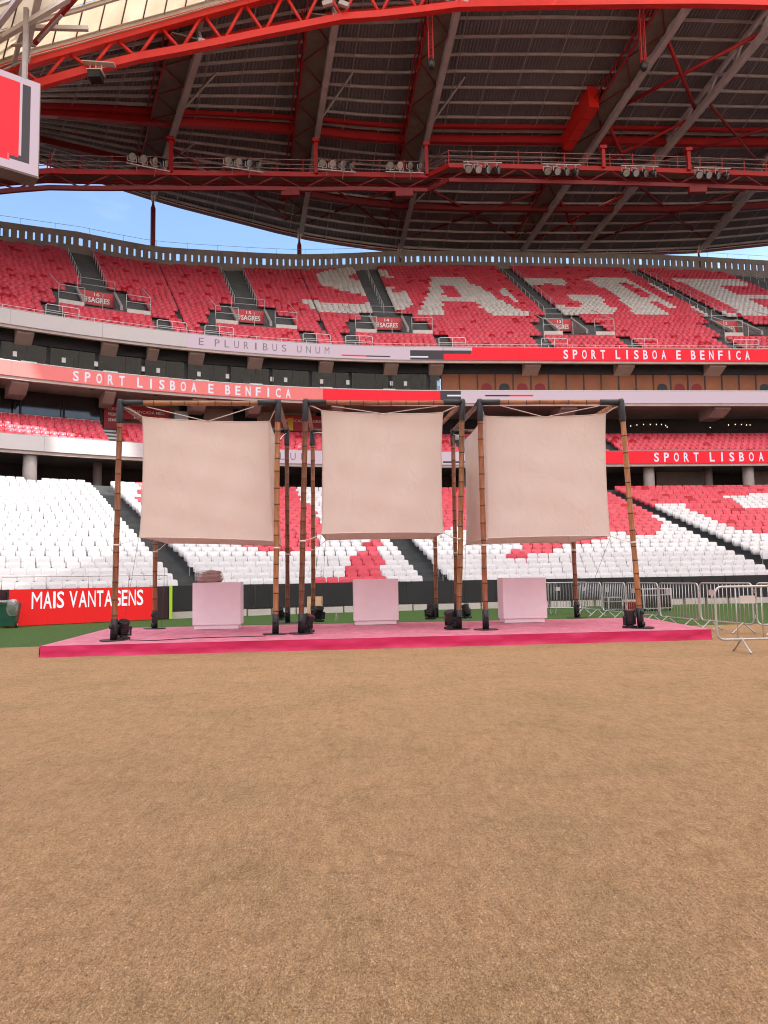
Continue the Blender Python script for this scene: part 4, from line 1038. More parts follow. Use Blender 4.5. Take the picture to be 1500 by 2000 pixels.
# pale struts at the corner of the roof, above the scoreboard
for (x0, y0, x1, y1, sz, Y0, Y1, m_) in [(42, 148, 82, -40, .34, 48, 44, 'roofgrey'), (26, 128, 66, -30, .26, 48.5, 45, 'roofgrey'), (-20, 52, 172, 56, .26, 46, 46.5, 'rooflight'), (-20, 88, 150, -12, .30, 46, 44, 'rooflight'),
                                    (68, 84, 152, -10, .26, 47, 44, 'red'), (-20, 70, 50, -20, .30, 44, 42, 'roofgrey'), (-20, 84, 70, 86, .28, 47.5, 47.5, 'rooflight'), (40, 48, 62, 82, .16, 47, 47, 'rooflight'), (48, 140, 54, 92, .2, 48, 48, 'rooflight'),
                                    (-10, 98, 60, 122, .5, 48.5, 49, 'roofgrey'), (0, 140, 60, 112, .1, 48, 48.6, 'roofgrey'), (75, 80, 120, 30, .14, 46.5, 45, 'roofgrey')]:
    g = MB(); g.beam(P(x0, y0, Y0), P(x1, y1, Y1), sz, sz); RB_(g, 'corner_strut', m_)
# unseen roof right of the camera, shaped to shade and diffuse the sun, and the rest of the bowl behind it
g = MB(); zc = ZT(TX) + 1.0
tsx = tsamp(TX, TB, 3)
g.sweep(tsx, lambda t: [(RI(t) - .2, ZT(t) + .3), (40.0, zc)])
yb = ring(TX, 40.6)[1]
RB_(g, 'corner_roof_sheet', 'panel')
g = MB(); xe = -13.0 + .59 * zc  # edge follows the sun's slope, set where the shadow should fall
g.quad((xe, -90, zc + .05), (80, -90, zc + .05), (80, yb + 8, zc + .05), (xe, yb + 8, zc + .05)); RB_(g, 'side_shade_roof', 'panel')
g = MB(); g.quad((-45, -90, zc + .02), (xe, -90, zc + .02), (xe, 46, zc + .02), (-45, 46, zc + .02)); RB_(g, 'sun_filter_sheet', 'sunfilter')  # unseen sheet over the open pitch, added to soften the sun
g = MB(); g.beam((xe, -90, zc - .6), (xe, yb, zc - .6), .6, .8); RB_(g, 'side_edge_beam', 'redlit')
g = MB(); g.quad((-60, -95, zc), (xe, -95, zc), (xe, -55, zc), (-60, -55, zc)); RB_(g, 'rear_roof_sheet', 'panel')

opp = thing('opposite_stand', 'terraces of the stadium bowl behind and beside the camera', 'stand', (0, -60, 0))
def slope(p0, p1, out, n_=30, dep=.95, rise=1.1, m_='stand_red'):
    p0, p1, out = Vector(p0), Vector(p1), Vector(out); g = MB(); vs_ = []
    for i in range(n_):
        for (k_, zz) in ((i, i), (i + 1, i)):
            vs_ += [p0 + out * (k_ * dep) + Vector((0, 0, 1.0 + zz * rise)), p1 + out * (k_ * dep) + Vector((0, 0, 1.0 + zz * rise))]
    fs = [(2 * i, 2 * i + 1, 2 * i + 3, 2 * i + 2) for i in range(len(vs_) // 2 - 1)]
    g.add(vs_, fs); build_in(opp, g, 'terrace', m_)
MT['stand_red'] = mat('far_seating', (0.62, 0.26, 0.27), .6, var=.5, vscale=.15, var2=(0.74, .70, .68))
slope((48, -60, 0), (48, 30, 0), (1, 0, 0)); slope((-48, -60, 0), (48, -60, 0), (0, -1, 0)); slope((-50, 22, 0), (-50, -60, 0), (-1, 0, 0))

# ------------------------------------------------------------------ catwalk
cat = thing('roof_catwalk', 'red service catwalk with railings hanging across the stand roof', 'catwalk', rp3(0, 65, 34))
cp = [(-250, 362, 66), (-100, 350, 66), (80, 334, 66), (300, 337, 66), (500, 339, 66), (700, 341, 66), (836, 344, 66), (876, 324, 64.2), (1000, 326, 64.2), (1250, 332, 64.2), (1500, 341, 64.2), (1750, 352, 64.2)]
cw = []
for px, py, R in cp: t, z = hit(px, py, R); cw.append((t, R, z))
CRR = interp([c[0] for c in cw], [c[1] for c in cw]); CZZ = interp([c[0] for c in cw], [c[2] for c in cw])
tk0, tk1 = cw[6][0], cw[7][0]
ct = sorted(tsamp(cw[0][0], tk0, 2.2) + tsamp(tk1, cw[-1][0], 2.2)); 
def CP(t, dr=0, dz=0): return Vector(rp3(t, CRR(t) + dr, CZZ(t) + dz))
def strip(dr, dz, wd, ht, name, m_):
    g = MB(); pp = [CP(t, dr, dz) for t in ct]
    for a, b in zip(pp[:-1], pp[1:]): g.beam(a, b, wd, ht)
    return build_in(cat, g, name, m_)
strip(0, 0, .3, .42, 'bottom_chord', 'red'); strip(1.5, 0, .3, .42, 'bottom_chord', 'darkred'); strip(.75, .05, 1.2, .06, 'deck', 'plate')
strip(.2, -1.25, .28, .34, 'lower_chord', 'darkred')
MT['railbrown'] = mat('gantry_rail_paint', (0.26, 0.15, 0.14), .5)
for dz in (.5, .9, 1.35): strip(-.1, dz, .05, .05, 'guard_rail', 'railbrown'); strip(1.6, dz + .1, .05, .05, 'guard_rail', 'railbrown')
for k, t in enumerate(ct):
    g = MB(); g.beam(CP(t, -.1, 0), CP(t, -.1, 1.5), .07, .07); build_in(cat, g, 'rail_post', 'red'); g = MB(); g.beam(CP(t, 1.6, 0), CP(t, 1.6, 1.6), .07, .07); build_in(cat, g, 'rail_post', 'red')
    if k + 1 < len(ct):
        a, b = (CP(t, 0, -.1), CP(ct[k + 1], .2, -1.2)) if k % 2 else (CP(t, .2, -1.2), CP(ct[k + 1], 0, -.1)); g = MB(); g.tube([a, b], .07, 6); build_in(cat, g, 'brace', 'darkred')
for nm, px, py in (('A', 333, 282), ('B', 617, 285), ('C', 833, 292), ('D', 1163, 298), ('E', 1325, 302)):
    t = t_at(px, 335, CRR(0)); g = MB(); p_ = CP(t, -.25, 0); zt = hit(px, py, CRR(t) - .25)[1]
    g.beam(p_, Vector((p_.x, p_.y, zt + .4)), .30, .34); g.box((p_.x, p_.y, zt + .45), (.6, .6, .3)); build_in(cat, g, 'hanger', 'red')
for px in (215 * 0 + 568, 790, 1345):
    t = t_at(px, 370, CRR(0)); g = MB(); c = CP(t, .2, -1.6); g.box(c, (1.6, .5, .6)); build_in(cat, g, 'hanging_box', 'darkred')

# floodlights, four lamps to a bar
lampM = MB(); 
lampM.tube([(0, .42, 0), (0, .36, 0), (0, .15, 0), (0, -.1, 0), (0, -.16, 0)], [.10, .20, .30, .33, .34], 16)
LAMP = lampM.mesh('lamp', 'black'); ln = MB(); ln.tube([(0, -.155, 0), (0, -.175, 0)], [.315, .30], 16); LENS = ln.mesh('lens', 'lens')
yk = MB(); 
for s_ in (-1, 1): yk.beam((s_ * .37, 0, 0), (s_ * .37, 0, -.42), .05, .03)
yk.beam((-.37, 0, -.42), (.37, 0, -.42), .06, .05); yk.beam((0, 0, -.42), (0, 0, -.62), .06, .06)
YOKE = yk.mesh('yoke', 'roofgrey')
for n_, (px, py, hang) in enumerate([(290, 312, 0), (475, 317, 0), (658, 320, 0), (790, 323, 0), (943, 331, 1), (1097, 335, 1), (1250, 338, 1), (1392, 342, 1)]):
    where = ['beside the scoreboard', 'second from the scoreboard', 'third from the scoreboard', 'left of the catwalk kink', 'right of the catwalk kink', 'third from the right edge', 'second from the right edge', 'nearest the right edge'][n_]
    Rl = (66 if not hang else 64.2) - .75; t, z = hit(px, py, Rl); c = Vector(rp3(t, Rl, z)); ang = A0 if t >= 0 else A0 - t / REF
    fl = thing('floodlight_bar', 'bar of four round floodlights on the roof catwalk, %s' % where, 'floodlight', c, 'floodlight bars on the catwalk'); fl.rotation_euler = (0, 0, ang)
    g = MB(); sg = 1 if hang else -1
    g.beam((-1.75, 0, sg * .66), (1.75, 0, sg * .66), .1, .08)
    for x in (-.9, .6): g.beam((x, 0, sg * .66), (x, .8, (.66 if hang else -.9)), .07, .07)
    g.build('bar', 'roofgrey', fl)
    for k in range(4):
        x = -1.32 + .88 * k; yaw = R_([4, 18, 40, 62][k] * (1 if n_ < 4 else 1)); tilt = R_(38 - 6 * k)
        mw = Matrix.Translation((x, 0, 0)) @ Matrix.Rotation(yaw, 4, 'Z') @ Matrix.Rotation(tilt, 4, 'X')
        la = obj('lamp', LAMP, fl, mw=mw); obj('lens', LENS, la)
        yo = obj('yoke', YOKE, fl, mw=Matrix.Translation((x, 0, 0)) @ Matrix.Rotation(yaw, 4, 'Z') @ (Matrix.Rotation(math.pi, 4, 'Y') if hang else Matrix.Identity(4)))
# hoists hanging from the trusses
for px, y0, y1, Rr, lab in ((842, 10, 128, 54.5, 'red lattice hoist mast with black speaker under the third roof truss'), (1257, 20, 132, 55.5, 'red lattice hoist mast with black speaker under the fourth roof truss')):
    t, z1 = hit(px, y1, Rr); t0_, z0 = hit(px, y0, Rr); h = thing('hoist_mast', lab, 'hoist', rp3(t, Rr, z1))
    H_ = z0 - z1; g = MB()
    for sx, sy in ((-.17, -.17), (.17, -.17), (.17, .17), (-.17, .17)): g.beam((sx, sy, .5), (sx, sy, H_), .07, .07)
    n4 = 14
    for k in range(n4):
        za, zb_ = .5 + (H_ - .5) * k / n4, .5 + (H_ - .5) * (k + 1) / n4
        g.tube([(-.17, -.17, za), (.17, -.17, zb_)], .025, 5); g.tube([(-.17, .17, zb_), (.17, .17, za)], .025, 5); g.tube([(-.17, -.17, za), (-.17, .17, zb_)], .025, 5)
    g.build('mast', 'red', h); g = MB(); g.tube([(0, 0, .5), (0, 0, .3), (0, -.05, .1), (0, -.1, -.1), (0, -.1, -.3)], [.12, .3, .34, .3, .2], 12); g.build('speaker', 'black', h)
# equipment cabin on the fourth truss
A, B = CH['D']; q0, q1 = A + (B - A) * .52, A + (B - A) * .68; lf = Vector((-.93, -.3, 0))
eq = thing('equipment_cabin', 'orange red panelled cabin beside the fourth roof truss', 'cabin', q0 + lf * 2.6)
g = MB(); g.beam(q0 + lf * 2.7 + Vector((0, 0, .8)), q1 + lf * 2.7 + Vector((0, 0, .8)), 1.0, 2.2); build_in(eq, g, 'body', 'redlit')
g = MB()
for k in range(5): c = q0 + (q1 - q0) * (k / 4) + lf * 2.7 + Vector((0, 0, .8)); g.beam(c - Vector((0, 0, 1.12)) - lf * .52, c - Vector((0, 0, 1.12)) + lf * .55, .08, .06)
build_in(eq, g, 'rib', 'red')
# camera rig on the arch truss
tt, zz = hit(187, 150, 55.6); cr_ = thing('camera_rig', 'black boxed camera on pale bracket under the red arch truss', 'camera', rp3(tt, 55.6, zz))
g = MB(); g.box((0, 0, 0), (.85, .8, .5)); g.build('housing', 'black', cr_)
g = MB(); g.box((0, 0, .29), (1.0, .9, .06)); g.build('lid', 'rooflight', cr_)
g = MB()
for sx in (-.4, 0, .4): g.beam((sx, 0, .3), (sx, 0, 1.05), .06, .06)
g.beam((-.9, 0, 1.05), (1.3, 0, .85), .5, .06); g.build('bracket', 'rooflight', cr_)
for px, py, a in ((640, 12, .3), (672, 14, -.4), (905, 6, -.3), (880, 2, .5)):
    tt, zz = hit(px, py, 53.2); c2 = thing('spot_lamp', 'small grey lamp clamped to the red arch %s' % {640: 'left of the second truss', 672: 'right of the second truss', 905: 'right of the third truss', 880: 'left of the third truss'}[px], 'lamp', rp3(tt, 53.2, zz), 'lamps clamped to the arch')
    ax = (Vector((math.cos(a), 0, math.sin(a))), Vector((0, 1, 0)), Vector((-math.sin(a), 0, math.cos(a))))
    g = MB(); g.box((0, -.3, 0), (.75, .3, .34), ax); g.build('housing', 'roofgrey', c2); g = MB(); g.beam((0, -.2, 0), (0, .3, .2), .1, .1); g.build('clamp', 'roofgrey', c2)

# ------------------------------------------------------------------ scoreboard
sb = thing('scoreboard', 'large red and pink video scoreboard hanging at the left edge', 'scoreboard', P(40, 250, 44))
a_, b_ = P(80, 165, 45), P(76, 345, 45)
zt, zb = a_.z, b_.z; rt = Vector((a_.x, a_.y, 0)); dl = (P(0, 136, 43.3) - P(80, 165, 45)); dl.z = 0
p0 = P(0, 136, 45)
best = None
for k in range(200):                       # run of the face: keep its top edge level
    Yk = 36 + k * .05; q = P(0, 136, Yk)
    if best is None or abs(q.z - zt) < best[0]: best = (abs(q.z - zt), q)
ld = Vector((best[1].x - rt.x, best[1].y - rt.y, 0)).normalized(); nf = ld.cross(Vector((0, 0, 1))); 
if nf.y > 0: nf = -nf
WID = 12.0; up = Vector((0, 0, 1))
def SBP(x, z, d=0): return rt + ld * x + up * z + nf * d
def sbox(x0, x1, z0, z1, d0, d1):
    g = MB(); g.add([SBP(x0, z0, d0), SBP(x1, z0, d0), SBP(x1, z0, d1), SBP(x0, z0, d1), SBP(x0, z1, d0), SBP(x1, z1, d0), SBP(x1, z1, d1), SBP(x0, z1, d1)], [(0, 1, 2, 3), (7, 6, 5, 4), (0, 4, 5, 1), (1, 5, 6, 2), (2, 6, 7, 3), (3, 7, 4, 0)]); return g
build_in(sb, sbox(0, WID, zb - .12, zt + .05, -1.3, -.02), 'casing', 'plate')
build_in(sb, sbox(.06, WID, zb, zt, -.02, .03), 'screen', 'ledpink')
hh = zt - zb; sc_ = abs((best[1] - Vector((rt.x, rt.y, best[1].z))).length) / 80.0       # metres per photo pixel along the face
build_in(sb, sbox(20 * sc_, 36 * sc_, zb + .10 * hh, zb + .93 * hh, .03, .036), 'screen_block', 'ledgrey')
build_in(sb, sbox(36 * sc_, 60 * sc_, zb + .10 * hh, zb + .16 * hh, .03, .036), 'screen_block', 'ledgrey')
build_in(sb, sbox(41 * sc_, WID, zb + .135 * hh, zb + .935 * hh, .036, .042), 'screen_block', 'ledred')
build_in(sb, sbox(58 * sc_, WID, zb + .08 * hh, zb + .2 * hh, .042, .048), 'screen_block', 'ledred')
g = MB(); text_plane(g, 'BENFICA', SBP(82 * sc_ + 2.9, zb + .105 * hh, .056), -ld, up, 2.9, .32, 1.6, .0); build_in(sb, g, 'lettering', 'ledpink')
build_in(sb, sbox(60.5 * sc_, 61.5 * sc_, zb + .085 * hh, zb + .15 * hh, .049, .054), 'screen_block', 'ledpink')
for x in (.8, 4.5, 8.5): 
    g = MB(); g.beam(SBP(x, zt, -.6), SBP(x, zt + 5, -.6), .25, .25); build_in(sb, g, 'hanger', 'roofgrey')

# ------------------------------------------------------------------ stage
SZ = 0.22
def streak(name, col, lo, sc=(1, 8, 1), rough=.6, bump=.25):
    M = bpy.data.materials.new(name); M.use_nodes = True; t = M.node_tree; b = t.nodes['Principled BSDF']
    tcn = t.nodes.new('ShaderNodeTexCoord'); mp_ = t.nodes.new('ShaderNodeMapping'); mp_.inputs['Scale'].default_value = sc
    n_ = t.nodes.new('ShaderNodeTexNoise'); n_.inputs['Scale'].default_value = 1.6; n_.inputs['Detail'].default_value = 8; n_.inputs['Roughness'].default_value = .65
    t.links.new(tcn.outputs['Object'], mp_.inputs[0]); t.links.new(mp_.outputs[0], n_.inputs['Vector'])
    r = t.nodes.new('ShaderNodeMapRange'); r.inputs[1].default_value = .33; r.inputs[2].default_value = .68; t.links.new(n_.outputs['Fac'], r.inputs[0])
    x = t.nodes.new('ShaderNodeMixRGB'); x.inputs[1].default_value = (*lo, 1); x.inputs[2].default_value = (*col, 1); t.links.new(r.outputs[0], x.inputs[0]); t.links.new(x.outputs[0], b.inputs['Base Color'])
    bm = t.nodes.new('ShaderNodeBump'); bm.inputs['Strength'].default_value = bump; bm.inputs['Distance'].default_value = .03; t.links.new(n_.outputs['Fac'], bm.inputs['Height']); t.links.new(bm.outputs[0], b.inputs['Normal'])
    b.inputs['Roughness'].default_value = rough
    return M
MT['deck'] = streak('pink_stage_carpet', (0.70, 0.245, 0.33), (0.54, 0.135, 0.21), (3, 1.2, 1), .6, .15)
MT['skirt'] = streak('magenta_stage_skirt', (0.68, 0.022, 0.13), (0.56, 0.014, 0.095), (1.0, 1.0, 3.0), .42, .35)
FLc, FRc, BRc, BLc = G(78, 1262, SZ), G(1389, 1229, SZ), G(1258, 1206, SZ), G(213, 1227, SZ)
stage = thing('stage', 'low pink carpeted platform with magenta skirt under the bamboo frames', 'stage', (FLc + FRc) / 2 - Vector((0, 0, SZ)))
stage.location.z = .012
g = MB(); nx_, ny_ = 60, 14; vs_ = []
for j in range(ny_ + 1):
    for i in range(nx_ + 1):
        a = FLc.lerp(FRc, i / nx_); b = BLc.lerp(BRc, i / nx_); p_ = a.lerp(b, j / ny_); p_.z = SZ + .006 * math.sin(i * 1.1) * math.sin(j * .9) * (0 < j < ny_)
        vs_.append(p_)
g.add(vs_, [(j * (nx_ + 1) + i, j * (nx_ + 1) + i + 1, (j + 1) * (nx_ + 1) + i + 1, (j + 1) * (nx_ + 1) + i) for j in range(ny_) for i in range(nx_)], smooth=True)
build_in(stage, g, 'deck', 'deck')
def skirt(a, b):
    n_ = max(8, int((b - a).length / .08)); vs_ = []; nz = 5; out = Vector((b.y - a.y, a.x - b.x, 0)).normalized()
    for j in range(nz + 1):
        for i in range(n_ + 1):
            p_ = a.lerp(b, i / n_); z = .013 + (SZ - .016) * j / nz; bul = .012 * math.sin(i * .21 + 1.3 * math.sin(i * .05)) * math.sin(math.pi * j / nz) + (.006 * math.sin(i * .9) if j in (2, 3) else 0) + (.012 if j == 0 else 0) + .004
            vs_.append((p_.x + out.x * bul, p_.y + out.y * bul, z))
    g = MB(); g.add(vs_, [(j * (n_ + 1) + i, j * (n_ + 1) + i + 1, (j + 1) * (n_ + 1) + i + 1, (j + 1) * (n_ + 1) + i) for j in range(nz) for i in range(n_)], smooth=True)
    return build_in(stage, g, 'skirt', 'skirt')
skirt(FLc, FRc); skirt(FRc, BRc); skirt(BRc, BLc); skirt(BLc, FLc)

# ------------------------------------------------------------------ bamboo frames
def bamboo_mat(name, c1, c2, c3):
    M = bpy.data.materials.new(name); M.use_nodes = True; t = M.node_tree; b = t.nodes['Principled BSDF']
    tcn = t.nodes.new('ShaderNodeTexCoord'); mp_ = t.nodes.new('ShaderNodeMapping'); mp_.inputs['Scale'].default_value = (9, 9, .9)
    n_ = t.nodes.new('ShaderNodeTexNoise'); n_.inputs['Scale'].default_value = 2.2; n_.inputs['Detail'].default_value = 7; n_.inputs['Roughness'].default_value = .7
    t.links.new(tcn.outputs['Object'], mp_.inputs[0]); t.links.new(mp_.outputs[0], n_.inputs['Vector'])
    r = t.nodes.new('ShaderNodeValToRGB'); e = r.color_ramp.elements; e[0].position = .3; e[0].color = (*c1, 1); e[1].position = .72; e[1].color = (*c3, 1); e2 = e.new(.5); e2.color = (*c2, 1)
    t.links.new(n_.outputs['Fac'], r.inputs[0])
    oi = t.nodes.new('ShaderNodeObjectInfo'); hs_ = t.nodes.new('ShaderNodeHueSaturation'); mr = t.nodes.new('ShaderNodeMapRange'); mr.inputs[3].default_value = .72; mr.inputs[4].default_value = 1.3
    t.links.new(oi.outputs['Random'], mr.inputs[0]); t.links.new(mr.outputs[0], hs_.inputs['Value']); t.links.new(r.outputs[0], hs_.inputs['Color']); t.links.new(hs_.outputs[0], b.inputs['Base Color'])
    bm = t.nodes.new('ShaderNodeBump'); bm.inputs['Strength'].default_value = .25; bm.inputs['Distance'].default_value = .01; t.links.new(n_.outputs['Fac'], bm.inputs['Height']); t.links.new(bm.outputs[0], b.inputs['Normal'])
    b.inputs['Roughness'].default_value = .4
    return M
MT['bam1'] = bamboo_mat('bamboo_red_brown', (0.10, 0.030, 0.012), (0.21, 0.075, 0.030), (0.33, 0.14, 0.062))
MT['bam2'] = bamboo_mat('bamboo_honey', (0.20, 0.075, 0.025), (0.38, 0.165, 0.060), (0.50, 0.26, 0.11))
MT['bam1b'] = bamboo_mat('bamboo_red_brown_light', (0.13, 0.040, 0.016), (0.25, 0.095, 0.038), (0.36, 0.16, 0.07))
MT['bam2b'] = bamboo_mat('bamboo_honey_dark', (0.17, 0.062, 0.022), (0.32, 0.135, 0.050), (0.44, 0.22, 0.09))
MT['node'] = mat('bamboo_node', (0.085, 0.035, 0.018), .6)
def axis_matrix(a, b):
    d = (b - a).normalized(); q = d.to_track_quat('Z', 'Y'); return Matrix.Translation(a) @ q.to_matrix().to_4x4()
def bamboo_mesh(L, r, m_):
    g = MB(); z = 0.0; pts = [(0, 0, 0)]; rs = [r]; nodes = []
    z = .12 + .2 * random.random(); bx = by = 0
    while z < L - .1:
        rr = r * (1 + .05 * random.uniform(-1, 1)); bx += random.gauss(0, .003); by += random.gauss(0, .003); bx *= .8; by *= .8
        for dz, k in ((-.03, 1.0), (-.012, 1.07), (0, .93), (.010, 1.10), (.035, 1.0)):
            pts.append((bx, by, z + dz)); rs.append(rr * k)
        nodes.append(len(pts) - 3); z += random.uniform(.26, .40)
    pts.append((0, 0, L)); rs.append(r * .97)
    g.tube(pts, rs, 14)
    n_ = 14
    for k in nodes:
        for seg in (k - 1, k):
            for j in range(n_): g.m[seg * n_ + j] = 1
    cur = 0
    for seg in range(len(pts) - 1):
        if seg in nodes: cur = 2 if random.random() < .34 else 0
        for j in range(n_):
            if g.m[seg * n_ + j] == 0: g.m[seg * n_ + j] = cur
    return g.mesh('bamboo_pole', [m_, 'node', m_ + 'b'])
def world_child(parent, me, name, mw):
    o = obj(name, me, parent); o.matrix_local = Matrix.Translation(-parent.location) @ mw; return o
FR = [dict(n='left', fl=(222, 1251, 235, 787), fr=(538, 1239, 543, 787), bl=(302, 1228, 305, 842), br=(562, 1217, 560, 841), m=['bam1', 'bam2', 'bam1', 'bam1'], bm=['bam2', 'bam1', 'bam1', 'bam1']),
      dict(n='centre', fl=(588, 1238, 597, 786), fr=(896, 1229, 903, 786), bl=(612, 1213, 610, 842), br=(852, 1207, 846, 843), m=['bam1', 'bam2', 'bam1', 'bam1'], bm=['bam1', 'bam1', 'bam1', 'bam1']),
      dict(n='right', fl=(949, 1230, 937, 786), fr=(1252, 1227, 1213, 786), bl=(892, 1207, 884, 843), br=(1127, 1207, 1110, 841), m=['bam1', 'bam2', 'bam1', 'bam1'], bm=['bam1', 'bam2', 'bam1', 'bam1'])]
PRAD = .057
for fr in FR:
    base = {}; topp = {}
    for k in ('fl', 'fr', 'bl', 'br'):
        bx, by, tx_, ty_ = fr[k]; base[k] = G(bx, by, SZ); topp[k] = P(tx_, ty_, base[k].y)
    zavg = sum(topp[k].z for k in topp) / 4
    print(fr['n'], {k: (tuple(round(v, 2) for v in base[k]), round(topp[k].z, 2)) for k in base})
    c = sum((base[k] for k in base), Vector()) / 4; c.z = SZ
    fr['base'] = base; fr['top'] = topp
    root = thing('bamboo_frame', 'open bamboo pole frame with black corner pipes, %s of the three' % {'left': 'leftmost', 'centre': 'middle', 'right': 'rightmost'}[fr['n']], 'frame', c, 'bamboo frames on the stage'); fr['root'] = root
    for n_, k in enumerate(('fl', 'fr', 'bl', 'br')):
        b, tp = base[k], topp[k]; L = (tp - b).length
        po = world_child(root, bamboo_mesh(L, PRAD, fr['m'][n_]), 'post', axis_matrix(b, tp))
        g = MB(); g.tube([(0, 0, 0), (0, 0, .42), (0, 0, .425)], [.070, .070, .060], 16); g.box((.12, 0, .10), (.10, .05, .05)); g.box((-.12, 0, .28), (.10, .05, .05)); g.box((.12, .02, .34), (.10, .05, .05))
        for (x_, z_) in ((.17, .10), (-.17, .28), (.17, .34)): g.tube([(x_, -.03, z_), (x_, .03, z_)], .045, 8)
        obj('foot_sleeve', g.mesh('foot_sleeve', 'black'), po)
        g = MB(); g.tube([(0, 0, .004), (0, 0, .018)], [.27, .26], 24); pl = obj('base_plate', g.mesh('base_plate', 'black'), po)
        # corner fitting at the top
        g = MB(); g.tube([(0, 0, L - .42), (0, 0, L - .40), (0, 0, L + .03), (0, 0, L + .075)], [.064, .069, .069, .05], 16); obj('corner_sleeve', g.mesh('corner_sleeve', 'black'), po)
    for n_, (a, b) in enumerate((('fl', 'fr'), ('fr', 'br'), ('bl', 'br'), ('fl', 'bl'))):
        p0, p1 = topp[a], topp[b]; L = (p1 - p0).length; mw = axis_matrix(p0, p1)
        be = world_child(root, bamboo_mesh(L, PRAD * .9, fr['bm'][n_]), 'beam', mw)
        for z0, z1 in ((0.0, .44), (L - .44, L)):
            g = MB(); g.tube([(0, 0, z0), (0, 0, z1)], .066, 16); obj('corner_sleeve', g.mesh('corner_sleeve', 'black'), be)

# ------------------------------------------------------------------ cloth cubes
def cloth_mat():
    M = bpy.data.materials.new('blush_cotton_cloth'); M.use_nodes = True; t = M.node_tree; b = t.nodes['Principled BSDF']; L = t.links
    out = [x for x in t.nodes if x.type == 'OUTPUT_MATERIAL'][0]
    tcn = t.nodes.new('ShaderNodeTexCoord')
    n1 = t.nodes.new('ShaderNodeTexNoise'); n1.inputs['Scale'].default_value = 1.3; n1.inputs['Detail'].default_value = 6; n1.inputs['Roughness'].default_value = .6; n1.inputs['Distortion'].default_value = 1.2
    mp_ = t.nodes.new('ShaderNodeMapping'); mp_.inputs['Scale'].default_value = (1.0, .7, .62); mp_.inputs['Rotation'].default_value = (0.0, .6, 0)
    oi = t.nodes.new('ShaderNodeObjectInfo'); cb_ = t.nodes.new('ShaderNodeVectorMath'); cb_.operation = 'ADD'; sc_v = t.nodes.new('ShaderNodeVectorMath'); sc_v.operation = 'SCALE'; sc_v.inputs['Scale'].default_value = 40.0
    cxyz = t.nodes.new('ShaderNodeCombineXYZ'); L.new(oi.outputs['Random'], cxyz.inputs[0]); L.new(cxyz.outputs[0], sc_v.inputs[0]); L.new(tcn.outputs['Object'], cb_.inputs[0]); L.new(sc_v.outputs[0], cb_.inputs[1])
    L.new(cb_.outputs[0], mp_.inputs[0]); L.new(mp_.outputs[0], n1.inputs['Vector'])
    x = t.nodes.new('ShaderNodeMixRGB'); x.inputs[1].default_value = (.76, .665, .60, 1); x.inputs[2].default_value = (.83, .735, .665, 1); L.new(n1.outputs['Fac'], x.inputs[0]); L.new(x.outputs[0], b.inputs['Base Color'])
    b.inputs['Roughness'].default_value = .85; b.inputs['Specular IOR Level'].default_value = .15
    n2 = t.nodes.new('ShaderNodeTexNoise'); n2.inputs['Scale'].default_value = 1.1; n2.inputs['Detail'].default_value = 3; n2.inputs['Roughness'].default_value = .5; n2.inputs['Distortion'].default_value = .9; L.new(mp_.outputs[0], n2.inputs['Vector'])
    nr = t.nodes.new('ShaderNodeTexNoise'); nr.inputs['Scale'].default_value = 1.9; nr.inputs['Detail'].default_value = 4; nr.inputs['Roughness'].default_value = .55; nr.inputs['Distortion'].default_value = .6; L.new(mp_.outputs[0], nr.inputs['Vector'])
    sb_ = t.nodes.new('ShaderNodeMath'); sb_.operation = 'SUBTRACT'; sb_.inputs[1].default_value = .5; L.new(nr.outputs['Fac'], sb_.inputs[0])
    ab_ = t.nodes.new('ShaderNodeMath'); ab_.operation = 'ABSOLUTE'; L.new(sb_.outputs[0], ab_.inputs[0])
    rg_ = t.nodes.new('ShaderNodeMapRange'); rg_.inputs[1].default_value = 0; rg_.inputs[2].default_value = .05; rg_.inputs[3].default_value = 1; rg_.inputs[4].default_value = 0; L.new(ab_.outputs[0], rg_.inputs[0])
    mk_ = t.nodes.new('ShaderNodeMath'); mk_.operation = 'MULTIPLY'; mkr = t.nodes.new('ShaderNodeMapRange'); mkr.inputs[1].default_value = .47; mkr.inputs[2].default_value = .66; L.new(n1.outputs['Fac'], mkr.inputs[0]); L.new(rg_.outputs[0], mk_.inputs[0]); L.new(mkr.outputs[0], mk_.inputs[1])
    n3 = t.nodes.new('ShaderNodeTexNoise'); n3.inputs['Scale'].default_value = 220; n3.inputs['Detail'].default_value = 2; L.new(tcn.outputs['Object'], n3.inputs['Vector'])
    b0_ = t.nodes.new('ShaderNodeBump'); b0_.inputs['Strength'].default_value = .45; b0_.inputs['Distance'].default_value = .07; L.new(n2.outputs['Fac'], b0_.inputs['Height'])
    b1 = t.nodes.new('ShaderNodeBump'); b1.inputs['Strength'].default_value = .38; b1.inputs['Distance'].default_value = .012; L.new(mk_.outputs[0], b1.inputs['Height']); L.new(b0_.outputs[0], b1.inputs['Normal'])
    b2 = t.nodes.new('ShaderNodeBump'); b2.inputs['Strength'].default_value = .15; b2.inputs['Distance'].default_value = .002; L.new(n3.outputs['Fac'], b2.inputs['Height']); L.new(b1.outputs[0], b2.inputs['Normal']); L.new(b2.outputs[0], b.inputs['Normal'])
    tr = t.nodes.new('ShaderNodeBsdfTranslucent'); L.new(x.outputs[0], tr.inputs[0]); L.new(b1.outputs[0], tr.inputs['Normal'])
    ms = t.nodes.new('ShaderNodeMixShader'); ms.inputs[0].default_value = .22; L.new(b.outputs[0], ms.inputs[1]); L.new(tr.outputs[0], ms.inputs[2]); L.new(ms.outputs[0], out.inputs[0])
    return M
MT['cloth'] = cloth_mat()
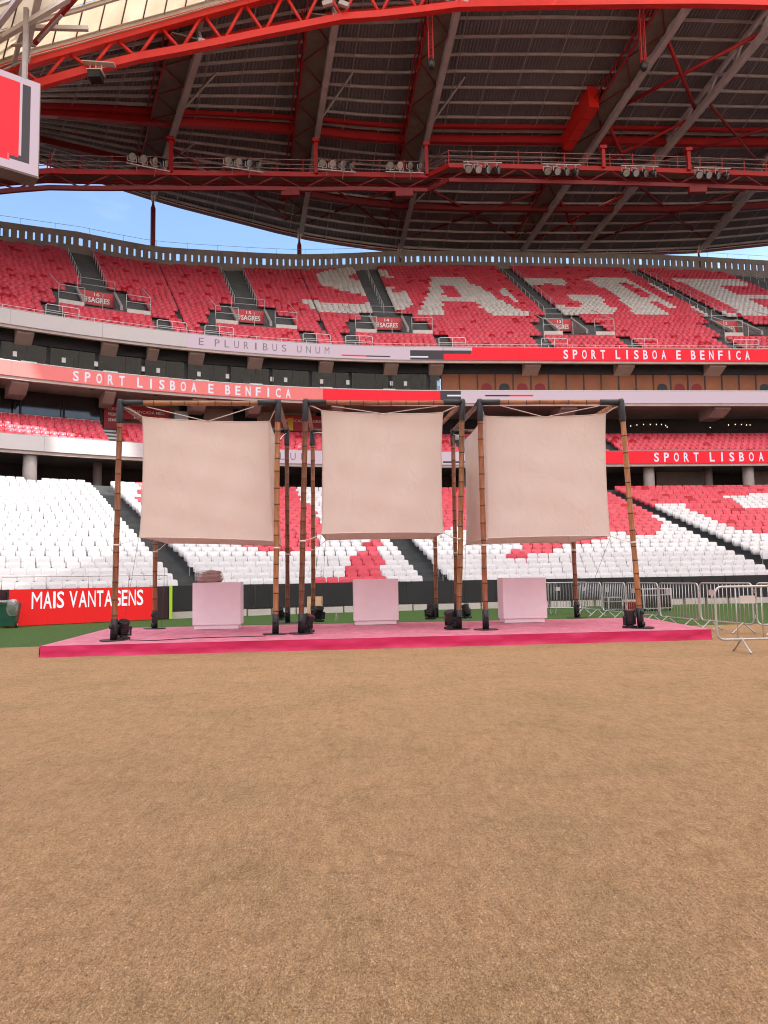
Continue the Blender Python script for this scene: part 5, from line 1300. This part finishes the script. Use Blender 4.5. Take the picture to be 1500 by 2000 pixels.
CUBE = [dict(tl=(277, 813), tr=(527, 822), bl=(271, 1050), br=(535, 1057)), dict(tl=(627, 801), tr=(866, 805), bl=(627, 1043), br=(867, 1041)), dict(tl=(946, 812), tr=(1184, 807), bl=(951, 1052), br=(1193, 1047))]
BACKD = [2.6, 2.7, 3.1]
for fr, cb, bd in zip(FR, CUBE, BACKD):
    b = fr['base']; fd = (b['fr'] - b['fl']); fd.z = 0; fd.normalize(); bdv = Vector((-fd.y, fd.x, 0))
    side = ((b['bl'] - b['fl']) + (b['br'] - b['fr'])) / 2; side.z = 0; side.normalize()
    YL = b['fl'].y + .32; YR = b['fr'].y + .32
    cor = {}
    cor['ftl'], cor['ftr'], cor['fbl'], cor['fbr'] = P(*cb['tl'], YL), P(*cb['tr'], YR), P(*cb['bl'], YL), P(*cb['br'], YR)
    zt = (cor['ftl'].z + cor['ftr'].z) / 2; zb = (cor['fbl'].z + cor['fbr'].z) / 2
    for k in ('l', 'r'):
        cor['bt' + k] = cor['ft' + k] + side * bd; cor['bb' + k] = cor['fb' + k] + side * bd
    ringT = [cor['ftl'], cor['ftr'], cor['btr'], cor['btl']]; ringB = [cor['fbl'], cor['fbr'], cor['bbr'], cor['bbl']]
    cen = sum(ringT + ringB, Vector()) / 8
    NU, NV = 60, 40; vs_ = []; fs = []
    seed = random.uniform(0, 50)
    for face in range(4):
        t0, t1 = ringT[face], ringT[(face + 1) % 4]; b0, b1 = ringB[face], ringB[(face + 1) % 4]; nrmv = (t1 - t0).cross(Vector((0, 0, 1))).normalized()
        fold = {'left': [(.5, .004)], 'centre': [(.27, .008), (.52, -.007), (.56, .006)], 'right': [(.30, .005), (.72, .005)]}[fr['n']]
        for i in range(NU):
            u = i / NU
            for j in range(NV + 1):
                v = j / NV
                p_ = (b0.lerp(b1, u)).lerp(t0.lerp(t1, u), v)
                eu = 4 * u * (1 - u); ev = 4 * v * (1 - v)
                sagT = .055 * (eu ** .6) * v ** 6; sagB = .022 * (eu ** .6) * (1 - v) ** 6
                p_.z += -sagT + sagB
                cin = Vector((cen.x - p_.x, cen.y - p_.y, 0)).normalized()
                cw_ = (1 - eu) ** 3
                p_ += cin * (.055 * (ev ** .7) * cw_)
                amp = min(1, eu * 2) * min(1, ev * 2)
                wv = .010 * math.sin(7 * u + 5 * v + seed) + .007 * math.sin(17 * u - 9 * v + seed * 2) + .005 * math.sin(4 * u + 23 * v + seed * 3)
                for u0, am in fold: wv += am * math.exp(-((u - u0) / .012) ** 2)
                p_ += nrmv * (wv * amp)
                vs_.append(p_)
    tot = 4 * NU
    for i in range(tot):
        for j in range(NV): a = i * (NV + 1) + j; b_ = ((i + 1) % tot) * (NV + 1) + j; fs.append((a, b_, b_ + 1, a + 1))
    c0 = sum(ringB, Vector()) / 4
    cube = thing('cloth_cube', 'blush cotton cloth cube hung by ropes inside the %s bamboo frame' % {'left': 'leftmost', 'centre': 'middle', 'right': 'rightmost'}[fr['n']], 'cloth', c0, 'cloth cubes in the frames')
    g = MB(); g.add(vs_, fs, smooth=True); build_in(cube, g, 'walls', 'cloth')
    g = MB(); n6 = 12; tv = []
    for i in range(n6 + 1):
        for j in range(n6 + 1):
            u, v = i / n6, j / n6; p_ = ringT[0].lerp(ringT[1], u).lerp(ringT[3].lerp(ringT[2], u), v); p_.z -= .045 * ((4 * u * (1 - u)) ** .6 + (4 * v * (1 - v)) ** .6) + .03; p_ += (Vector((cen.x, cen.y, p_.z)) - p_) * .012; tv.append(p_)
    g.add(tv, [(i * (n6 + 1) + j, (i + 1) * (n6 + 1) + j, (i + 1) * (n6 + 1) + j + 1, i * (n6 + 1) + j + 1) for i in range(n6) for j in range(n6)], smooth=True); build_in(cube, g, 'top_sheet', 'cloth')
    # hem piping on the edges, front seams
    for (a, b2) in ((0, 1), (1, 2), (2, 3), (3, 0)):
        for off_j in (0, NV):
            pts = [vs_[(a * NU + i) % tot * (NV + 1) + off_j] for i in range(NU + 1)]
            g = MB(); g.tube(pts, .010, 6); build_in(cube, g, 'hem', 'cloth')
    fk = ['fl', 'fr', 'br', 'bl']
    for q, k in enumerate(fk):
        tpos = fr['top'][k]; g = MB(); g.tube([ringT[q], ringT[q].lerp(tpos, .55) - Vector((0, 0, .01)), tpos - Vector((0, 0, .06))], .012, 6); build_in(cube, g, 'corner_rope', 'rope')
        pb = fr['base'][k]; tp_ = fr['top'][k]; zk = ringB[q].z - .16; kn = pb.lerp(tp_, (zk - pb.z) / (tp_.z - pb.z))
        g = MB(); g.tube([ringB[q], ringB[q].lerp(kn, .5) - Vector((0, 0, .02)), kn], .008, 6); build_in(cube, g, 'corner_rope', 'rope')
        g = MB(); ax_ = (tp_ - pb).normalized(); g.tube([kn - ax_ * .018, kn + ax_ * .018], .066, 12); build_in(cube, g, 'rope_knot', 'rope')
    midT = sum(ringT, Vector()) / 4
    for q, k in enumerate(('fl', 'fr')):
        a, b2 = fr['top'][k], fr['top'][['fr', 'fl'][q]]
        st = a.lerp(b2, .16) - Vector((0, 0, .08)); en = ringT[0].lerp(ringT[1], .5) + Vector((0, 0, -.06)); g = MB(); g.tube([st, en], .009, 6); build_in(cube, g, 'stay_rope', 'rope')
    dn = fr['base']['fl'].lerp(fr['base']['bl'], .3); g = MB(); g.tube([ringB[3], fr['base']['bl'] + Vector((.2, -.1, .05))], .004, 5); build_in(cube, g, 'guy_line', 'cable')
    g = MB(); g.tube([ringB[0 if fr['n'] != 'right' else 1], fr['base']['fl' if fr['n'] != 'right' else 'br'] + Vector((.12, .1, .05))], .004, 5); build_in(cube, g, 'guy_line', 'cable')

# ------------------------------------------------------------------ plinths
sa = math.atan2(FRc.y - FLc.y, FRc.x - FLc.x)
PL = []
for n_, (x0, y0, x1, ytop, lab) in enumerate([(378, 1230, 468, 1138, 'pale pink square plinth with a wrapped bundle on top'), (692, 1221, 779, 1131, 'bare pale pink square plinth in the middle of the stage'), (983, 1217, 1071, 1129, 'bare pale pink square plinth nearest the metal barriers')]):
    a, b = G(x0, y0, SZ), G(x1, y0 - (x1 - x0) * .01, SZ); wd = (b - a).length; c = (a + b) / 2; top = P((x0 + x1) / 2, ytop, c.y).z; H_ = top - SZ
    dep = .62; rot = Matrix.Rotation(sa * .7, 4, 'Z'); cc = c + Vector((-math.sin(sa * .7), math.cos(sa * .7), 0)) * (dep / 2)
    p_ = thing('plinth', lab, 'plinth', (cc.x, cc.y, SZ + .006), 'display plinths'); p_.rotation_euler = (0, 0, sa * .7)
    g = MB(); g.box((0, 0, .10 + (H_ - .10) / 2), (wd, dep, H_ - .10)); bo = g.build('body', 'pink', p_)
    bv = bo.modifiers.new('bevel', 'BEVEL'); bv.width = .008; bv.segments = 2
    g = MB(); g.box((-.01, .015, .051), (wd - .09, dep - .05, .098)); g.build('toe_base', 'pink', p_)
    PL.append((cc, wd, dep, SZ + .006 + H_))
# wrapped bundle
cc, wd, dep, zt = PL[0]
MT['bundle'] = streak('dusty_pink_cloth', (0.66, 0.45, 0.39), (0.40, 0.22, 0.18), (2, 2, 6), .8, .5)
def film():
    M = bpy.data.materials.new('thin_plastic_film'); M.use_nodes = True; t = M.node_tree
    for nn in list(t.nodes):
        if nn.type != 'OUTPUT_MATERIAL': t.nodes.remove(nn)
    out = [x for x in t.nodes if x.type == 'OUTPUT_MATERIAL'][0]; tr = t.nodes.new('ShaderNodeBsdfTransparent'); gl = t.nodes.new('ShaderNodeBsdfGlossy'); gl.inputs['Roughness'].default_value = .25; df = t.nodes.new('ShaderNodeBsdfDiffuse'); df.inputs[0].default_value = (.75, .7, .68, 1)
    m1 = t.nodes.new('ShaderNodeMixShader'); m1.inputs[0].default_value = .5; m2 = t.nodes.new('ShaderNodeMixShader'); m2.inputs[0].default_value = .32
    t.links.new(gl.outputs[0], m1.inputs[1]); t.links.new(df.outputs[0], m1.inputs[2]); t.links.new(tr.outputs[0], m2.inputs[1]); t.links.new(m1.outputs[0], m2.inputs[2]); t.links.new(m2.outputs[0], out.inputs[0]); return M
MT['film'] = film()
bun = thing('wrapped_bundle', 'folded dusty pink cloth in clear plastic lying on the left plinth', 'bundle', (cc.x - .2, cc.y - .05, zt)); bun.scale = (1, 1, 1.12)
def lump(w_, d_, h_, cx, cy, cz, seed, amp=.12):
    V = []; Fq = []; nu, nv_ = 22, 11
    for j in range(nv_ + 1):
        ph = math.pi * j / nv_
        for i in range(nu):
            th = 2 * math.pi * i / nu; x, y, z = math.sin(ph) * math.cos(th), math.sin(ph) * math.sin(th), math.cos(ph)
            k = 1 + amp * (math.sin(3 * th + 2 * z + seed) + .6 * math.sin(5 * th - 4 * z + seed * 2) + .4 * math.sin(9 * z + seed))
            sg = lambda q: math.copysign(abs(q) ** .7, q)
            V.append((cx + sg(x) * w_ / 2 * k, cy + sg(y) * d_ / 2 * k, max(cz - h_ / 2, cz + sg(z) * h_ / 2 * k)))
    for j in range(nv_):
        for i in range(nu): Fq.append((j * nu + i, j * nu + (i + 1) % nu, (j + 1) * nu + (i + 1) % nu, (j + 1) * nu + i))
    return V, Fq
g = MB(); g.add(*lump(.60, .50, .11, -.02, 0, .056, 1.0), smooth=True); g.build('folded_cloth', 'bundle', bun)
g = MB(); g.add(*lump(.50, .44, .10, .03, 0, .145, 3.0), smooth=True); g.build('folded_cloth', 'bundle', bun)
g = MB(); g.add(*lump(.42, .38, .07, .06, 0, .21, 5.0), smooth=True); g.build('folded_cloth', 'bundle', bun)
g = MB(); g.add(*lump(.66, .54, .27, -.01, -.01, .13, 2.0, .06), smooth=True); g.build('plastic_wrap', 'film', bun)

# ------------------------------------------------------------------ stage lamps
def stage_lamp(px, py, yaw, lab, sc=1.0, upright=False):
    c = G(px, py, SZ); o = thing('stage_light', lab, 'stage light', (c.x, c.y, SZ + .004), 'black stage lights by the posts'); o.rotation_euler = (0, 0, yaw); o.scale = (sc * .84,) * 3
    g = MB(); g.box((0, 0, .03), (.26, .24, .06)); g.tube([(0, 0, .06), (0, 0, .085)], [.10, .09], 14); g.build('base', 'black', o)
    g = MB()
    for s_ in (-1, 1): g.box((s_ * .165, 0, .19), (.03, .09, .22)); g.tube([(s_ * .15, 0, .26), (s_ * .20, 0, .26)], .035, 8)
    g.box((0, 0, .095), (.36, .09, .03)); g.build('yoke', 'black', o)
    b = MB(); b.tube([(0, .20, 0), (0, .17, 0), (0, .05, 0), (0, -.10, 0), (0, -.17, 0), (0, -.18, 0)], [.07, .105, .125, .125, .14, .135], 16)
    for k in range(4): b.tube([(0, .15 - .05 * k, 0), (0, .13 - .05 * k, 0)], .135, 16)
    bo = b.build('lamp_head', 'black', o); bo.location = (0, 0, .27); bo.rotation_euler = (R_(-86 if upright else -68), 0, 0)
    l = MB(); l.tube([(0, -.181, 0), (0, -.184, 0)], .115, 16); l.build('lens', 'glass', bo)
for px, py, yw, lab, sc, up_ in [(241, 1249, .6, 'black stage light at the foot of the far left front post', 1.0, 0), (602, 1235, 1.2, 'black stage light right of the middle frame front left post', 1.0, 0), (623, 1215, .4, 'black stage light at the middle frame back left post', 1.05, 0),
                             (548, 1212, -.3, 'black stage light at the left frame back right post', .9, 0), (881, 1229, -.9, 'black stage light left of the middle frame front right post', 1.05, 0), (841, 1210, 2.6, 'black stage light left of the middle frame back right post', 1.05, 0),
                             (911, 1208, -2.4, 'black stage light right of the right frame back left post', 1.0, 0), (1230, 1227, .5, 'upright black stage light left of the far right front post', 1.0, 1)]:
    stage_lamp(px, py, yw, lab, sc, up_)
# cable on the stage
for pts, lab in (([(252, 1251), (300, 1252), (380, 1247), (520, 1243)], 'thin black cable along the front of the stage left'),):
    g = MB(); g.tube([G(x, y, SZ) + Vector((0, 0, .01)) for x, y in pts], .008, 6); g.build('power_cable', 'rubber', label=lab, cat='cable')
# bottle and plywood sheet
c = G(657, 1212, SZ); bt_ = thing('water_bottle', 'small clear plastic bottle standing on the back edge of the stage', 'bottle', (c.x, c.y, SZ + .006))
g = MB(); g.tube([(0, 0, 0), (0, 0, .13), (0, 0, .17), (0, 0, .20)], [.034, .035, .02, .014], 12); g.build('body', 'film', bt_); g = MB(); g.tube([(0, 0, .20), (0, 0, .222)], .016, 10); g.build('cap', 'white', bt_)
a, b = G(599, 1206, 0), G(630, 1205, 0); Yp = a.y; g = MB(); zt = P(615, 1165, Yp + .25).z
pan_ = thing('plywood_sheet', 'square plywood sheet leaning behind the stage left of centre', 'board', ((a.x + b.x) / 2, Yp, 0))
w_ = (b.x - a.x); g.add([(-w_ / 2, 0, 0), (w_ / 2, 0, 0), (w_ / 2, .25, zt), (-w_ / 2, .25, zt), (-w_ / 2, .03, 0), (w_ / 2, .03, 0), (w_ / 2, .28, zt), (-w_ / 2, .28, zt)], [(0, 1, 2, 3), (7, 6, 5, 4), (0, 4, 5, 1), (1, 5, 6, 2), (2, 6, 7, 3), (3, 7, 4, 0)]); g.build('sheet', 'ply', pan_)
g = MB(); g.beam((0, .3, 0), (0, .22, zt * .8), .05, .03); g.build('prop', 'ply', pan_)

# ------------------------------------------------------------------ pitchside advert board
a = Vector(rp3(t_at(17, 1180, RF - .45), RF - .45, 0)); b = Vector(rp3(t_at(300, 1175, RF - .45), RF - .45, 0)); 
ab = thing('advert_board', 'red pitchside board reading MAIS VANTAGENS in white letters', 'board', a)
dx = (b - a); L = dx.length; dx.normalize(); ny = Vector((dx.y, -dx.x, 0)); ZBd = 1.20
def slab(p, q, n0, n1, z0, z1):
    g = MB(); g.add([p + ny * n0 + up * z0, q + ny * n0 + up * z0, q + ny * n1 + up * z0, p + ny * n1 + up * z0, p + ny * n0 + up * z1, q + ny * n0 + up * z1, q + ny * n1 + up * z1, p + ny * n1 + up * z1], [(0, 1, 2, 3), (7, 6, 5, 4), (0, 4, 5, 1), (1, 5, 6, 2), (2, 6, 7, 3), (3, 7, 4, 0)]); return g
npan = 4
for k in range(npan): build_in(ab, slab(a + dx * (L * k / npan + .003), a + dx * (L * (k + 1) / npan - .003), -.14, .0, .02, ZBd), 'screen_panel', 'boardred')
MT['boardletter'] = mat('board_letter', (.7, .72, .75), .6, emit=(.75, .82, .9), estr=.5 * LED)
GW = dict(M=1.3, A=1.12, I=.42, S=1.0, V=1.12, N=1.05, T=.95, G=1.05, E=.88); txt = 'MAIS VANTAGENS'; tot = sum(GW.get(ch, .45) for ch in txt); x = 0.0
for ch in txt:
    gw = GW.get(ch, .45)
    if ch != ' ':
        g = MB(); text_plane(g, ch, a + dx * (L * (.14 + .785 * (x + .06) / tot)) + ny * .012 + up * (.55 - .0), dx, up, L * .785 * (gw - .14) / tot, .56, 1.0, 0.0 if ch in 'MN' else .014); build_in(ab, g, 'letter', 'boardletter')
    x += gw
build_in(ab, slab(a - dx * .06, a, -.16, .01, .0, ZBd + .01), 'end_frame', 'black')
for k in range(5): build_in(ab, slab(a + dx * (L * k / 4 - (.1 if k == 4 else 0)), a + dx * (L * k / 4 + .08), -.5, -.15, .0, .05), 'foot', 'black')
# dark end panel with a yellow-green edge
tq = t_at(330, 1175, RF - .3); p_ = Vector(rp3(tq, RF - .42, 0)); q_ = b + dx * .02
ep = thing('end_panel', 'narrow dark maroon panel with yellow green edge beside the red board', 'panel', q_)
g = MB(); g.beam(q_ + up * .62, p_ + up * .62, .10, 1.18); build_in(ep, g, 'panel', 'maroon')
g = MB(); g.beam(p_ + Vector((.05, -.06, .02)), p_ + Vector((.05, -.06, 1.22)), .09, .09); build_in(ep, g, 'edge_strip', 'acid')
# cables hanging down the black panels
for px in (498, 848, 940):
    t = t_at(px, 1160, RF - .2); g = MB(); q = [Vector(rp3(t + .3 * s_, RF - .19, z)) for s_, z in ((0, 1.15), (.05, .7), (0, .32), (-.6, .2), (-.2, .12), (.9, .12), (1.3, .3))]
    g.tube(q, .012, 6); g.build('panel_cable', 'cable', label='looped cable hanging on the black wall, %s' % {498: 'right of the left plinth', 848: 'behind the middle frame back post', 940: 'behind the right frame front post'}[px], cat='cable')

# wheelie bin and bag
c = G(27, 1223, 0); c.y = min(c.y, 25.0); bx = P(27, 1223, c.y).x
wb = thing('wheelie_bin', 'dark green wheeled bin standing in front of the red board', 'bin', (bx, c.y - .35, 0)); wb.rotation_euler = (0, 0, R_(12))
g = MB(); lo = [(-.22, -.22, .06), (.22, -.22, .06), (.22, .22, .06), (-.22, .22, .06)]; hi = [(-.30, -.28, .72), (.30, -.28, .72), (.30, .28, .72), (-.30, .28, .72)]
g.add(lo + hi, [(3, 2, 1, 0), (4, 5, 6, 7), (0, 1, 5, 4), (1, 2, 6, 5), (2, 3, 7, 6), (3, 0, 4, 7)]); g.box((0, -.262, .5), (.36, .02, .03)); g.box((0, -.245, .3), (.30, .02, .03)); o = g.build('body', 'bin', wb)
g = MB(); g.box((0, 0, .75), (.64, .60, .05)); g.box((0, .02, .785), (.52, .48, .03)); g.build('lid', 'bin', wb)
for s_ in (-1, 1):
    g = MB(); g.tube([(s_ * .24, -.16, .10), (s_ * .30, -.16, .10)], .10, 14); wh = g.build('wheel', 'rubber', wb); g = MB(); g.tube([(s_ * .235, -.16, .10), (s_ * .305, -.16, .10)], .045, 10); g.build('hub', 'railgrey', wh)
g = MB(); g.tube([(-.24, .32, .74), (-.24, .36, .78), (.24, .36, .78), (.24, .32, .74)], .018, 6); g.build('handle', 'bin', wb)
pbag = thing('plastic_bag', 'clear plastic bag draped over the green bin', 'bag', (bx + .25, c.y - .62, .42))
g = MB(); g.add(*lump(.34, .26, .50, 0, 0, .22, 4.0, .07), smooth=True); g.build('film', 'film', pbag)
g = MB(); g.add(*lump(.55, .3, .08, -.22, .1, .42, 2.0, .2), smooth=True); g.build('film', 'film', pbag)

# ------------------------------------------------------------------ crowd barriers
def rounded(Lx, z0, z1, r=.12, n_=5):
    pts = []
    for cx, cz, a0 in ((r, z0 + r, 270), (r, z1 - r, 180), (Lx - r, z1 - r, 90), (Lx - r, z0 + r, 0)):
        a1 = a0 - 90
        for k in range(n_ + 1): a = R_(a0 + (a1 - a0) * k / n_) ; pts.append((cx + r * math.cos(a), 0, cz + r * math.sin(a)))
    return pts
BRL = 2.2
def loop_tube(mb, pts, r, n_=8):
    mb.tube(pts + [pts[0], pts[1]], r, n_, caps=False)
fm = MB(); 
pp = rounded(BRL, .22, 1.10); loop_tube(fm, pp, .020); FRAME_M = fm.mesh('frame', 'steel')
bm_ = MB(); bm_.tube([(0, 0, .225), (0, 0, 1.095)], .0095, 6); BAR_M = bm_.mesh('bar', 'steel')
ft = MB(); ft.tube([(0, -.30, .012), (0, -.25, .03), (0, 0, .235), (0, .25, .03), (0, .30, .012)], .018, 6); FOOT_M = ft.mesh('foot', 'steel')
sm_ = MB(); sm_.box((0, -.012, 0), (.26, .006, .13)); SIGN_M = sm_.mesh('name_plate', 'pale')
hk = MB(); hk.tube([(0, 0, .35), (-.05, 0, .35), (-.05, 0, .42)], .010, 5); HOOK_M = hk.mesh('hook', 'steel')
J = {}
def jp(px, Y): q = P(px, 1120, Y); return Vector((q.x, q.y, 0))
def gz(p_): 
    e = eA + ed * ((p_.x - eA.x) * ed.x + (p_.y - eA.y) * ed.y); return .012 if p_.y < e.y else 0.0
chain = [(jp(1070, 27.3), jp(1127, 27.0), 'half hidden behind the right frame back post'), (jp(1130, 26.6), jp(1172, 24.9), 'just right of the right frame back post'), (jp(1175, 24.6), jp(1219, 22.9), 'left of the far right front post'), (jp(1222, 22.7), jp(1283, 20.8), 'behind the far right front post'), (jp(1286, 20.6), jp(1362, 18.7), 'first wholly right of the bamboo posts'),
         (jp(1365, 18.5), jp(1467, 16.6), 'behind the nearest barrier'), (jp(1474, 16.6), jp(1640, 15.2), 'second at the right edge behind the nearest one'), (jp(1394, 13.0), jp(1394, 13.0) + Vector((2.2, .15, 0)), 'nearest of all at the right edge'), (jp(1012, 27.4), jp(1066, 27.35), 'partly hidden by the right plinth')]
for n_, (a, b, lab) in enumerate(chain):
    d = b - a; L = d.length; sc = L / BRL; ang = math.atan2(d.y, d.x)
    cb = thing('crowd_barrier', 'galvanised crowd barrier %s' % lab, 'barrier', (a.x, a.y, gz(a)), 'crowd barriers at the right'); cb.rotation_euler = (0, 0, ang); cb.scale = (max(.6, min(1.15, sc)), 1, 1)
    obj('frame', FRAME_M, cb); obj('hook', HOOK_M, cb); obj('hook', HOOK_M, cb, loc=(0, 0, .55))
    nb = 4 if n_ in (7,) else 12
    xs = [BRL * (k + 1) / (13) for k in range(12)] if nb == 12 else [.36, .80, 1.10, 1.40, 1.7, 1.95]
    for x in xs: obj('bar', BAR_M, cb, loc=(x, 0, 0))
    for x in (.42, BRL - .42): obj('foot', FOOT_M, cb, loc=(x, 0, 0))
    obj('name_plate', SIGN_M, cb, loc=(.55, 0, .88))
# cases behind the barriers
def case(px0, px1, Y, H_, lab, name='flight_case', body='black', trim='railgrey', cat='case'):
    a, b = jp(px0, Y), jp(px1, Y); w_ = (b - a).length; o = thing(name, lab, cat, ((a.x + b.x) / 2, Y, 0)); 
    g = MB(); g.box((0, .3, .10 + (H_ - .10) / 2), (w_, .6, H_ - .10)); g.build('body', body, o)
    g = MB()
    for sx in (-1, 1):
        for sy in (0, .6): g.box((sx * w_ / 2, sy, .10 + (H_ - .10) / 2), (.035, .035, H_ - .09))
    for z in (.10, H_ * .72, H_):
        for sy in (0, .6): g.box((0, sy, z), (w_ + .02, .03, .03))
        for sx in (-1, 1): g.box((sx * w_ / 2, .3, z), (.03, .62, .028))
    g.build('edge_trim', trim, o)
    for sx in (-.4, .4):
        for sy in (.08, .52):
            g = MB(); g.tube([(sx * w_ - .02, sy, .05), (sx * w_ + .02, sy, .05)], .05, 10); g.build('wheel', 'rubber', o)
case(1255, 1282, 28.2, .80, 'black flight case with pale edges behind the barriers, left of a pair')
case(1284, 1309, 28.4, .80, 'black flight case with pale edges behind the barriers, right of a pair')
case(1186, 1212, 28.0, .52, 'low dark trolley behind the barriers left of the flight cases', 'equipment_trolley', 'blackmat', 'steel', 'trolley')
case(1226, 1247, 27.6, .34, 'small red crate behind the barriers left of the flight cases', 'red_crate', 'darkred', 'red', 'crate')
